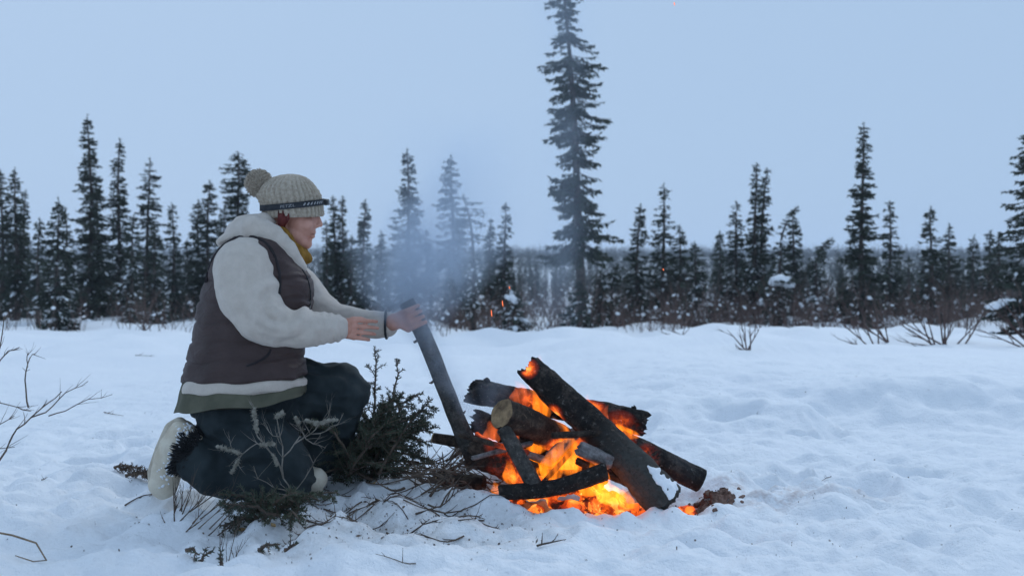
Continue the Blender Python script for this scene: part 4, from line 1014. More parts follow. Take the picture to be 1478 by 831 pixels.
# snow still lying on the foot of the leaning log
def on_log():
    br = [o for o in MAIN.children if o.name.startswith('bark')][0]; me = br.data; off = Vector(parent_world(br))
    t = BVHTree.FromPolygons([v.co + off for v in me.vertices], [tuple(p.vertices) for p in me.polygons])
    poly = [(934, 672), (950, 677), (972, 694), (1000, 720), (984, 727), (968, 722), (958, 706), (946, 694)]
    def inside(x, y):
        r = False; j = len(poly) - 1
        for i in range(len(poly)):
            if (poly[i][1] > y) != (poly[j][1] > y) and x < (poly[j][0] - poly[i][0]) * (y - poly[i][1]) / (poly[j][1] - poly[i][1]) + poly[i][0]: r = not r
            j = i
        return r
    mb = MB(); rr_ = random.Random(6); k = 0
    while k < 260:
        x, y = rr_.uniform(930, 1002), rr_.uniform(668, 730)
        if not inside(x, y): k += .2; continue
        k += 1; h = on_cloth(x, y, [t], 0.0)
        if h is not None: ball(mb, h, rr_.uniform(.005, .011), 1)
    v, f = remesh(mb, .0045, 3, post=lambda co, nr: co + nr * np.array([noise.noise(Vector(c) * 55) * .004 for c in co])[:, None])
    c = v.mean(0); o = mesh_obj('snow_patch', v - c, f, MAT['tree_snow'], None, label='white snow patch on the foot of the leaning black log', category='snow'); o.location = c
on_log()

# the pole in the person's hand
def pole():
    pts = []; k = 26; root = empty('wooden_pole', POLE_B, label='slim grey pole gripped by the person, its foot in the campfire', category='pole')
    mb = MB(); rr_ = random.Random(3); P0 = POLE_T - pd * .026
    for i in range(k + 1):
        t = i / k; pts.append(P0.lerp(POLE_B, t) + Vector((.008 * math.sin(t * 5), 0, .004 * math.sin(t * 9))))
    tube(mb, pts, [.030 + .006 * i / k for i in range(k + 1)], 18, wob=.16, seed=4); mb.build('bark', log_material('pole_bark', 'grey', [(A(700, 690, 0), .06)], 41), root)
    for t, s, l in ((.22, -1, .012), (.38, 1, .008), (.47, -1, .022), (.70, 1, .012), (.83, -1, .01)):
        mb = MB(); c = P0.lerp(POLE_B, t); d = (fa * s + Vector((0, -.3, -.35))).normalized(); tube(mb, [c + d * .018, c + d * (.03 + l * .5), c + d * (.03 + l) + Vector((0, 0, .008))], [.006, .005, .002], 6); mb.build('knot_stub', MAT['twig'], root)
pole()

# ------------------------------------------------------------------ embers and flames
def ember_material():
    m = bpy.data.materials.new('embers'); t = nodes(m); co = coords(t, (1, 1, 1))
    n = tex(t, 'ShaderNodeTexNoise', co, 17, 6, 0.68, dist=0.6); vo = N(t, 'ShaderNodeTexVoronoi'); vo.inputs['Scale'].default_value = 38; t.links.new(mixc(t, .1, co, n.outputs[1]), vo.inputs['Vector'])
    sc_ = N(t, 'ShaderNodeSeparateColor'); t.links.new(vo.outputs['Color'], sc_.inputs[0])
    n = tex(t, 'ShaderNodeTexNoise', co, 11, 2, 0.5)
    h = math_n(t, 'ADD', math_n(t, 'MULTIPLY', n.outputs[0], .95), math_n(t, 'MULTIPLY', math_n(t, 'SUBTRACT', sc_.outputs[0], .45), .38))
    e = ramp(t, h, [(.28, (0.02, 0.002, 0.0)), (.42, (0.35, 0.028, 0.004)), (.55, (0.95, 0.13, 0.012)), (.70, (1.0, 0.36, 0.045)), (.86, (1.0, 0.66, 0.18))])
    surf(t, (0.06, 0.04, 0.035), .95, bump(t, n.outputs[0], .8, .02), .1, e, 1.15); return m
mb = MB(); rr = random.Random(31)
for k in range(170):
    a = rr.random() * 6.283; q = math.sqrt(rr.random())
    x = FX + .02 + .42 * q * math.cos(a); y = FY - .07 + .21 * q * math.sin(a)
    if y < FY - .10 and x < .25: continue
    ball(mb, (x, y, g0(x, y) + .012 + .13 * max(0, 1 - 1.3 * abs(x - FX + .04) / .3) * rr.random() * (1.3 if y > FY - .1 else .25)), (rr.uniform(.02, .05), rr.uniform(.02, .05), rr.uniform(.014, .034)), 2, Matrix.Rotation(rr.uniform(-.6, .6), 4, 'Y'))
v_, f_ = remesh(mb, .008, 1, post=lambda co, nr: co + nr * np.array([noise.noise(Vector(c) * 45) * .007 for c in co])[:, None])
c_ = v_.mean(0); o = mesh_obj('ember_bed', v_ - c_, f_, ember_material(), None, kind='stuff', label='bed of glowing orange embers under the logs', category='embers'); o.location = c_

def flame_material(name, strength, base=(1.0, 0.20, 0.022)):
    m = bpy.data.materials.new(name); t = nodes(m)
    co = coords(t, (1, 1, .28)); n = tex(t, 'ShaderNodeTexNoise', co, 20, 2, .5, dist=.9)
    k = ramp(t, n.outputs[0], [(.32, (0, 0, 0)), (.66, (1, 1, 1))])
    pv = N(t, 'ShaderNodeEmission'); pv.inputs[0].default_value = (*base, 1)
    t.links.new(math_n(t, 'MULTIPLY', k, strength), pv.inputs[1])
    o = N(t, 'ShaderNodeOutputMaterial'); t.links.new(pv.outputs[0], o.inputs['Volume']); return m
MAT['flame'] = flame_material('flame', 56, (1.0, 0.22, 0.010))
MAT['flame_soft'] = flame_material('flame_thin', 30, (1.0, 0.17, 0.04))
def flame(px, py, dy, h, w, lean, label, seed, mat='flame'):
    """a tongue of fire: h, w in photo pixels, lean sideways at the tip"""
    base = A(px, py, dy); rr_ = random.Random(seed); mb = MB(); k = 14; n = 14; vs = []
    for i in range(k + 1):
        t = i / k; r = w * .5 * U * (math.sin(math.pi * min(1, .12 + .88 * t ** .75)) ** .9 * (1 - .25 * t) + .015)
        c = Vector((lean * U * t ** 1.4 + .18 * w * U * math.sin(t * 6 + seed) * t, .006 * math.sin(t * 5 + seed * 2), h * U * t))
        for j in range(n):
            a = 2 * math.pi * j / n; q = Vector((math.cos(a), .7 * math.sin(a), 0)); q *= r * (1 + .35 * noise.noise(Vector((math.cos(a), math.sin(a), t * 3.2 + seed * 5))))
            vs.append(c + q)
    fs = [(i * n + j, i * n + (j + 1) % n, (i + 1) * n + (j + 1) % n, (i + 1) * n + j) for i in range(k) for j in range(n)]
    fs += [tuple(range(n))[::-1], tuple(range(k * n, (k + 1) * n))]
    o = mesh_obj('flame', vs, fs, MAT[mat], None, label=label, category='flame', group='flames of the campfire'); o.location = base
FL = [
 (783, 606, .05, 66, 30, -14, 'tall flame licking between sawn-ended and leaning logs', 'flame'),
 (775, 655, -.02, 34, 24, 6, 'bright yellow flame under the sawn-ended log', 'flame'),
 (764, 690, -.03, 62, 34, 8, 'orange flame right of the upright grey stick', 'flame'),
 (796, 696, -.08, 66, 36, 10, 'broad flame in the heart of the fire', 'flame'),
 (826, 688, -.06, 64, 38, -6, 'large flame left of the ash-whitened chunk', 'flame'),
 (812, 640, .0, 40, 30, -10, 'upper flame touching the underside of the leaning log', 'flame'),
 (850, 715, -.20, 28, 40, 8, 'low flame in front of the thin curved log', 'flame'),
 (884, 728, -.20, 42, 46, -12, 'wide low flame at the foot of the leaning log', 'flame'),
 (872, 706, -.14, 56, 26, -18, 'slanting flame along the lower edge of the leaning log', 'flame'),
 (908, 733, -.18, 30, 30, -14, 'last small flame by the foot of the leaning log', 'flame'),
 (738, 699, -.14, 36, 22, -8, 'flame at the left between upright stick and crazed log', 'flame'),
 (713, 716, -.17, 22, 16, 2, 'tiny flame at the far left end of the thin curved log', 'flame'),
 (708, 640, -.03, 34, 30, 4, 'red flame above the crazed charred log', 'flame_soft'),
 (905, 634, .10, 26, 40, -10, 'flame along the underside of the back log', 'flame'),
 (912, 665, .05, 26, 9, -2, 'thin left flame on the charred log pointing right', 'flame'),
 (938, 670, .05, 20, 9, -6, 'thin right flame on the charred log pointing right', 'flame'),
 (770, 550, .06, 42, 20, 8, 'faint pink flame at the top of the leaning log', 'flame_soft'),
 (752, 586, .15, 40, 34, -6, 'faint red flame in front of the smoking back log', 'flame_soft'),
 (788, 585, .08, 52, 16, -12, 'slender flame rising behind the leaning log', 'flame_soft'),
 (845, 600, .12, 34, 16, 6, 'thin flame above the back log right of the leaning log', 'flame_soft'),
 (742, 640, -.05, 44, 20, -6, 'ragged flame above the crazed log beside the upright stick', 'flame_soft'),
 (872, 612, .12, 30, 14, 4, 'last thin flame on top of the smoking back log', 'flame_soft'),
]
for i, a in enumerate(FL): flame(*a[:6], a[6], 50 + i, a[7])
# drifting sparks
MS = bpy.data.materials.new('spark'); t = nodes(MS); e = N(t, 'ShaderNodeEmission'); e.inputs[0].default_value = (1, .22, .08, 1); e.inputs[1].default_value = 1.6; o = N(t, 'ShaderNodeOutputMaterial'); t.links.new(e.outputs[0], o.inputs[0])
for px, py, dy, l, lab in ((725, 438, .2, 9, 'upper red spark hanging before the waist-high young spruce'), (709, 452, .2, 10, 'lower red spark left of the waist-high young spruce'), (735, 415, .3, 4, 'faintest spark above the waist-high young spruce'), (973, 6, .3, 5, 'pale spark high in the sky right of the giant spruce'), (957, 389, .3, 3, 'tiny spark in front of the wispy gaunt spruce')):
    mb = MB(); tube(mb, [Vector((0, 0, l * U * .5)), Vector((.001, 0, 0)), Vector((.003, 0, -l * U * .5))], [.0012, .0022, .001], 6)
    o = mesh_obj('spark', mb.v, mb.f, MS, None, label=lab, category='spark', group='sparks from the campfire'); o.location = A(px, py, dy)

# brown moss and soil bared by the heat, right of the fire
MAT['moss'] = simple('scorched_moss', (0.07, 0.035, 0.026), (0.30, 0.19, 0.15), 30, .95, .8, 90, .012)
mb = MB(); rr = random.Random(77)
for k in range(190):
    x = rr.gauss(0, 1); y_ = rr.gauss(0, 1); c = A(1030 + 17 * x, 700, .06 + .06 * y_); h = max(0, 1 - .33 * (x * x + y_ * y_))
    c.z = g0(c.x, c.y) + .055 * h * rr.random()
    ball(mb, c, rr.uniform(.004, .015), 1)
v_, f_ = remesh(mb, .005, 0, post=lambda co, nr: co + nr * np.array([noise.noise(Vector(c) * 120) * .006 for c in co])[:, None])
c_ = v_.mean(0); o = mesh_obj('moss_clump', v_ - c_, f_, MAT['moss'], None, kind='stuff', label='clump of scorched brown moss right of the campfire', category='moss'); o.location = c_
# ------------------------------------------------------------------ spruce boughs and twigs on the snow
def bough(tips_path, label, seed, group=None, side=0.16, dens=420, name='spruce_bough', nl=(.010, .017), droop=.15, step=.028, bare=0.0, mat='needle_near'):
    """a cut branch: tips_path = world points of the stem, side twigs with needles all along"""
    rng = np.random.RandomState(seed); rr_ = random.Random(seed)
    pts = [Vector(p) for p in tips_path]; base = pts[0]
    root = empty(name, base, label=label, category='branch')
    if group: root['group'] = group
    # resample the stem
    seglen = [(b - a).length for a, b in zip(pts[:-1], pts[1:])]; T = sum(seglen); n = max(6, int(T / .03)); st = []
    for i in range(n + 1):
        d = T * i / n
        for a, b, l in zip(pts[:-1], pts[1:], seglen):
            if d <= l + 1e-9: st.append(a.lerp(b, d / l)); break
            d -= l
        else: st.append(pts[-1].copy())
    for k in range(1, n): st[k] = st[k] + Vector((rr_.uniform(-1, 1), rr_.uniform(-1, 1), rr_.uniform(-1, 1))) * .004
    mb = MB(); tube(mb, st, [.006 * (1 - .8 * i / n) + .001 for i in range(n + 1)], 6)
    segs = [(st[i], st[i + 1]) for i in range(int(n * max(bare, .12)), n)]
    m = int(T / step)
    for k in range(m):
        t = bare + (1 - bare) * (k + .5) / m; i = min(n - 1, int(t * n)); p = st[i]; d = (st[i + 1] - st[i]).normalized()
        lat = Vector((rr_.uniform(-1, 1), rr_.uniform(-1, 1), rr_.uniform(-.6, .5))); lat = (lat - d * lat.dot(d)).normalized()
        L = side * (1.15 - .8 * t) * rr_.uniform(.5, 1.15); q = p; tw = [p.copy()]; dd = (d * .8 + lat).normalized()
        for s in range(4):
            dd = (dd + Vector((rr_.uniform(-.2, .2), rr_.uniform(-.2, .2), rr_.uniform(-.2, .2) - droop * .3))).normalized(); q = q + dd * L / 4; tw.append(q.copy())
        tube(mb, tw, [.0026, .0022, .0018, .0014, .001], 4, caps=False); segs += list(zip(tw[:-1], tw[1:]))
        if rr_.random() < .6:
            e = (dd + Vector((rr_.uniform(-1, 1), rr_.uniform(-1, 1), rr_.uniform(-.5, .5)))).normalized(); w2 = [tw[2], tw[2] + e * L * .25, tw[2] + e * L * .45]
            tube(mb, w2, [.0018, .0014, .001], 3, caps=False); segs += list(zip(w2[:-1], w2[1:]))
    mb.build('stem', MAT['twig'], root)
    a = np.array([s[0][:] for s in segs]); b = np.array([s[1][:] for s in segs]); ln = np.linalg.norm(b - a, axis=1)
    cnt = rng.poisson(ln * dens); ii = np.repeat(np.arange(len(a)), cnt); N_ = len(ii); t = rng.rand(N_)
    p = a[ii] + (b - a)[ii] * t[:, None]; ax = (b - a)[ii] / ln[ii][:, None]
    v = rng.normal(size=(N_, 3)); v -= ax * (v * ax).sum(1)[:, None]; v /= np.linalg.norm(v, axis=1, keepdims=True)
    D = v * .85 + ax * .6; D /= np.linalg.norm(D, axis=1, keepdims=True); L = rng.uniform(*nl, N_)
    V, Fq = diamonds(p, D, L, L * .11 + .0005, rng)
    mesh_obj('needles', V - np.array(base), Fq, MAT[mat], root, smooth=False, kind='stuff')
    return root

GB = 'cut spruce boughs heaped behind the raised knee'
rb = random.Random(5)
bough([A(528, 660, .36), A(540, 590, .34), A(543, 540, .33), A(541, 500, .33)], 'cut spruce bough standing upright behind the raised knee', 1, GB, side=.13)
bough([A(552, 640, .40), A(565, 580, .40), A(575, 540, .42), A(572, 517, .42)], 'second bough leaning up beside the upright spruce bough', 2, GB, side=.10, dens=330)
for i in range(44):
    bx, by = rb.uniform(462, 540), rb.uniform(640, 692); d0 = rb.uniform(.06, .50); bx = bx + (22 if d0 < .16 else 0)
    tx, ty = (rb.uniform(530, 628), rb.uniform(565, 690)) if i % 4 else (rb.uniform(440, 500), rb.uniform(600, 690))
    pts = [A(bx, by, d0), A((bx + tx) / 2, (by + ty) / 2 - rb.uniform(5, 26), d0 + rb.uniform(-.05, .05)), A(tx, ty, d0 + rb.uniform(-.12, .10))]
    for p in pts: p.z = max(p.z, g0(p.x, p.y) + .015)
    bough(pts, 'dark green spruce bough within the heap behind the raised knee', 110 + i, GB, side=.16, dens=640, step=.022)
for i in range(4):
    bough([A(505 - 12 * i, 655 + 8 * i, .30), A(462 - 6 * i, 632 + 5 * i, .29), A(412 + 5 * i, 612 + 9 * i, .28)], 'spruce bough of the heap glimpsed between the two legs', 160 + i, GB, side=.13, dens=640, step=.02)
bough([A(560, 640, .30), A(600, 622, .26), A(634, 616, .22)], 'bough sticking out of the heap towards the leaning pole', 40, GB, side=.10)
GN = 'spruce sprigs in front of the kneeling person'
for i in range(18):
    a = rb.uniform(-.2, 3.4); c = at(396 + rb.uniform(-26, 32), 745 + rb.uniform(-12, 22), 3.80 + rb.uniform(-.12, .07))
    c.z = g0(c.x, c.y) + rb.uniform(.02, .10); L = rb.uniform(.11, .20)
    e = Vector((math.cos(a) * L, -.04 + rb.uniform(-.06, .06), rb.uniform(.0, .09)))
    bough([c, c + e * .5 + Vector((0, 0, .02)), c + e], 'small dark spruce sprig on the snow before the lowered knee', 60 + i, GN, side=.095, dens=560, step=.018)
for i, (px, py, tx, ty) in enumerate(((285, 795, 305, 778), (320, 812, 318, 790), (268, 800, 288, 806), (372, 790, 404, 782), (410, 778, 440, 772))):
    Yb = CAMH * F / (py - CY + 6); c = at(px, py, Yb); c.z = g0(c.x, c.y) + .01; e = at(tx, ty, Yb) - at(px, py, Yb)
    bough([c, c + e * .5 + Vector((0, 0, .01)), c + e], ['dark sprig lowest left on the snow', 'lone sprig at bottom below the twig tuft', 'flat sprig left of the lone bottom sprig', 'sprig beside the chips under the lichen branch', 'small sprig right of the lichen branch foot'][i], 80 + i, GN, side=.045, dens=420, step=.016)

# lichen-covered dead branch standing in front of the lowered knee
def lichen_branch():
    Yb = 3.86; B = lambda px, py, dy=0: at(px, py, Yb + dy)
    base = B(425, 765); base.z = g0(base.x, base.y) - .01
    root = empty('dead_branch', base, label='pale dead branch crusted with lichen in front of the lowered knee', category='branch')
    limbs = [([base, B(424, 735), B(420, 715), B(409, 690)], .0048), ([B(409, 690), B(398, 660, .02), B(384, 645), B(370, 640), B(350, 655), B(336, 678)], .0032),
             ([B(384, 645), B(372, 630), B(368, 612), B(366, 590)], .0032), ([B(350, 655), B(338, 650), B(328, 648), B(318, 645)], .003),
             ([B(409, 690), B(408, 660), B(404, 630), B(400, 606), B(405, 596)], .003), ([B(408, 660), B(425, 640), B(436, 622), B(428, 604)], .0026),
             ([B(425, 640), B(448, 626), B(460, 612), B(484, 604)], .0028), ([B(448, 626), B(470, 622), B(488, 612), B(496, 596)], .002),
             ([B(460, 612), B(474, 600), B(478, 590)], .0018), ([B(420, 715), B(440, 690), B(452, 668), B(446, 655)], .0022), ([B(404, 630), B(388, 622), B(380, 610)], .0018),
             ([B(420, 712), B(396, 704), B(372, 690), B(366, 672)], .0022), ([B(436, 622), B(452, 640), B(470, 646)], .0018)]
    for l, r in limbs:
        n = len(l); mb = MB(); rl = random.Random(n * 7 + int(r * 1e5))
        l2 = [l[0]]
        for p, q in zip(l[:-1], l[1:]):
            l2 += [p.lerp(q, .5) + Vector((rl.uniform(-1, 1), rl.uniform(-1, 1), rl.uniform(-1, 1))) * .006, q]
        n = len(l2); tube(mb, l2, [r * (1 - .55 * i / (n - 1)) for i in range(n)], 6)
        for _ in range(4):
            k = rl.randint(1, n - 2); d = (l2[k + 1] - l2[k]).normalized() + Vector((rl.uniform(-1, 1), rl.uniform(-1, 1), rl.uniform(-.6, .9)))
            twigs(mb, l2[k], d, rl.uniform(.03, .09), r * .5, rl, 1, .8, 4, (1, 3), .5, 4)
        mb.build('limb', MAT['twigpale'], root)
    rr_ = random.Random(2)
    for a, b, r in ((B(366, 588), B(370, 622), .010), (B(316, 644), B(346, 654), .009), (B(334, 682), B(344, 664), .008), (B(376, 642), B(396, 640), .009), (B(398, 601), B(408, 596), .010), (B(456, 612), B(486, 604), .010), (B(427, 603), B(432, 612), .008), (B(440, 606), B(456, 611), .008), (B(400, 672), B(394, 655), .006)):
        mb = MB()
        for k in range(16):
            t = k / 15; c = a.lerp(b, t) + Vector((rr_.uniform(-1, 1), rr_.uniform(-1, 1), rr_.uniform(-1, 1))) * r * .4; ball(mb, c, r * rr_.uniform(.5, .95), 1)
        for k in range(70):
            t = rr_.random(); c = a.lerp(b, t); d = Vector((rr_.gauss(0, 1), rr_.gauss(0, 1), rr_.gauss(0, 1))).normalized(); tube(mb, [c, c + d * r * 1.6], [.0012, .0004], 3, caps=False)
        mb.build('lichen_tuft', MAT['lichen'], root)
MAT['twigpale'] = simple('weathered_twig', (0.13, 0.115, 0.095), (0.30, 0.27, 0.235), 30, .9, 0)
lichen_branch()

for i in range(7):
    c = at(165 + 8 * i, 692 - rb.uniform(0, 9), 4.62 + rb.uniform(-.06, .06)); c.z = g0(c.x, c.y) + .012
    bough([c, c + Vector((.05, .0, .012)), c + Vector((.10 + rb.uniform(-.03, .03), rb.uniform(-.04, .04), .01))], 'dry brown sprig in the dark hollow behind the white boot', 200 + i, 'dry sprigs behind the boot', side=.05, dens=420, step=.012, mat='twig')
# tuft of bare twigs at lower left
def tuft(stems, label, seed, Yb, r=.0022, name='bare_twig_tuft', mat='twig', depth=2, kids=(2, 4)):
    rr_ = random.Random(seed); b0 = onground(stems[0][0], Yb, -.01); root = empty(name, b0, label=label, category='twigs')
    for bx, tx, ty, dy in stems:
        mb = MB(); b = onground(bx, Yb + dy, -.01); d = at(tx, ty, Yb + dy) - b; twigs(mb, b, d, d.length, r, rr_, depth, .55, 6, kids, .12, 5); mb.build('stem', MAT[mat], root)
tuft([(252, 246, 690, 0), (262, 262, 700, .03), (256, 300, 712, 0), (270, 330, 700, .05), (240, 234, 742, -.02), (280, 322, 735, -.02), (266, 290, 745, -.03), (262, 285, 690, .02), (300, 345, 722, .0), (285, 350, 700, .04), (276, 300, 728, .0), (258, 275, 708, .03), (310, 370, 735, -.03), (296, 335, 742, -.05), (250, 258, 715, .02)], 'tuft of bare dark twigs by the white boot', 5, 3.78, r=.0026)
tuft([(322, 340, 762, 0), (316, 326, 770, 0), (330, 352, 778, 0)], 'low twig tuft at the bottom left of the lichen branch', 6, 3.42, r=.0022)

# twigs lying about
def lay_twig(px, py, L, ang, r, label, group, seed, lift=.004, name='fallen_twig', forks=2, mat='twig', tilt=0.0):
    rr_ = random.Random(seed); Yb = CAMH * F / (py - CY); x0 = (px - CX) * Yb / F
    root_p = Vector((x0, Yb, g0(x0, Yb))); d = Vector((math.cos(ang), math.sin(ang), 0)); mb = MB()
    def snap(p, h): return Vector((p.x, p.y, g0(p.x, p.y) + h))
    pts = []; q = root_p.copy(); n = 6
    for i in range(n + 1):
        pts.append(snap(q, lift + r + tilt * i / n * L)); d = (d + Vector((rr_.uniform(-.25, .25), rr_.uniform(-.25, .25), 0))).normalized(); q = q + d * L / n
    for _ in range(2): pts = [pts[0]] + [(pts[i - 1] + 2 * pts[i] + pts[i + 1]) / 4 for i in range(1, n)] + [pts[-1]]
    for p in pts: p.z = max(p.z, g0(p.x, p.y) + r * .4)
    tube(mb, pts, [r * (1 - .7 * i / n) for i in range(n + 1)], 5)
    for k in range(forks):
        i = rr_.randint(1, n - 1); e = (d + Vector((rr_.uniform(-1, 1), rr_.uniform(-1, 1), rr_.uniform(-.1, .5)))).normalized(); l = L * rr_.uniform(.15, .4)
        tube(mb, [pts[i], pts[i] + e * l * .5, pts[i] + e * l + Vector((0, 0, .01))], [r * .6, r * .45, r * .2], 4)
    v = np.array(mb.v) - np.array(root_p)
    o = mesh_obj(name, v, mb.f, MAT[mat], None, label=label, category='twig', group=group); o.location = root_p
rk = random.Random(9)
for i in range(90):      # tangled kindling heap left of the fire
    px, py = rk.gauss(646, 30), rk.gauss(704, 17); py = min(max(py, 672), 742)
    lay_twig(px, py, rk.uniform(.10, .30), rk.uniform(0, 6.28), rk.uniform(.0024, .007), 'thin twig in the tangled kindling heap left of the campfire', 'twigs of the kindling heap', 300 + i, lift=rk.uniform(0, .07), name='kindling_twig', tilt=rk.uniform(0, .25))
for i in range(70):
    px, py = rk.uniform(440, 700), min(rk.uniform(698, 792), rk.uniform(705, 800))
    lay_twig(px, py, rk.uniform(.05, .19), rk.uniform(-.7, .7) + (math.pi if rk.random() < .5 else 0), rk.uniform(.0018, .0042), 'thin dark twig strewn on trampled snow between person and campfire', 'twigs strewn before the campfire', 400 + i)
for i, (px, py, L, an, r, lab) in enumerate((
    (600, 752, .34, .5, .004, 'long twig slanting up towards the kindling heap'), (575, 770, .26, .35, .0035, 'twig lying below the long slanting twig'),
    (150, 605, .12, .1, .003, 'short dark twig far left behind the white boot'), (240, 668, .30, 3.0, .004, 'twig lying left of the white boot'),
    (180, 725, .14, .2, .003, 'pair-thin twig left of the twig tuft'), (60, 700, .05, 1.2, .0025, 'tiny upright stick near the left edge'),
    (142, 790, .04, 1.9, .002, 'tiny stick below the left twig tuft'), (775, 800, .10, .5, .004, 'dark chip at bottom below the campfire'),
    (1210, 715, .05, .9, .005, 'small dark stick alone on the snow right of the campfire'), (1200, 690, .05, 2.4, .0018, 'curved hair-thin twig above the small dark stick'),
    (195, 520, .22, .1, .004, 'far twig on snow left of the brown vest'), (600, 820, .12, 2.7, .0022, 'twig at the bottom edge centre'))):
    lay_twig(px, py, L, an, r, lab, 'lone twigs on the snow', 500 + i)
# the bent twig at the bottom left corner
mb = MB(); b = [at(-14, 766, 3.35), at(18, 772, 3.33), at(52, 783, 3.30), at(67, 808, 3.24), at(48, 811, 3.24), at(22, 810, 3.25)]
for p in b: p.z = max(p.z, g0(p.x, p.y) + .004)
tube(mb, b, [.0032, .003, .0028, .0024, .002, .0014], 6); c_ = np.array(b[0])
o = mesh_obj('bent_twig', np.array(mb.v) - c_, mb.f, simple('straw_twig', (.16, .11, .07), (.28, .2, .13), 30, .9, 0), None, label='hook-shaped tan twig in the bottom left corner', category='twig'); o.location = c_

# wood chips under the axe
rk = random.Random(14)
for i, (px, py) in enumerate(((455, 645), (405, 716), (350, 752), (385, 772), (572, 705), (608, 698), (540, 712), (395, 762), (430, 716))):
    Yb = CAMH * F / (py - CY) if i else 4.5; mb = MB(); s = rk.uniform(.009, .017) * (1.5 if i == 0 else 1)
    vs = [Vector((x * s * rk.uniform(.7, 1.2), y * s * .5 * rk.uniform(.7, 1.2), z * s * .22)) for x in (-1, 1) for y in (-1, 1) for z in (-1, 1)]
    mb.add(vs, [(0, 1, 3, 2), (4, 6, 7, 5), (0, 4, 5, 1), (2, 3, 7, 6), (0, 2, 6, 4), (1, 5, 7, 3)])
    c = at(px, py, Yb)
    if i: c.z = g0(c.x, c.y) + s * .35
    o = mesh_obj('wood_chip', mb.v, mb.f, MAT['cutwood'], None, smooth=False, label='fresh orange-tan wood chip on the snow or boughs near the person' if i else 'largest tan wood chip lodged in the bough heap below the raised knee', category='wood chip', group='wood chips'); o.location = c; o.rotation_euler = (rk.uniform(-.5, .5), rk.uniform(-.6, .6), rk.uniform(0, 3))

# needles, bark crumbs and snow crumbs: nobody could count these
rng = np.random.RandomState(44)
def scatter(n, fn): 
    q = [fn() for _ in range(n)]; return np.array([a[0] for a in q]), np.array([a[1] for a in q])
def litter_pt():
    u = rng.rand()
    if u < .62: return rng.normal(-.45, .34), rng.normal(3.80, .24)
    if u < .74: return rng.normal(.3, .5), rng.normal(4.05, .22)
    if u < .87: return rng.uniform(-1.9, 2.0), rng.uniform(3.2, 5.0)
    return rng.uniform(-2.6, 2.6), rng.uniform(3.2, 7.5)
X, Yy = scatter(1700, litter_pt); n = len(X); Z = gz(X, Yy) + .0025
D = np.stack([rng.normal(size=n), rng.normal(size=n), rng.uniform(-.05, .25, n)], -1); D /= np.linalg.norm(D, axis=1, keepdims=True)
L = rng.uniform(.003, .012, n) * np.where(rng.rand(n) < .05, 2.2, 1); Wd = L * rng.uniform(.06, .22, n)
V, Fq = diamonds(np.stack([X, Yy, Z], -1), D, L, Wd, rng)
V2 = V + np.array([0, 0, .003]); mesh_obj('snow_litter', np.r_[V, V2], np.r_[Fq, Fq + len(V)], MAT['twig'], None, smooth=False, kind='stuff', label='needles and bark crumbs sprinkled over the trampled snow', category='litter')
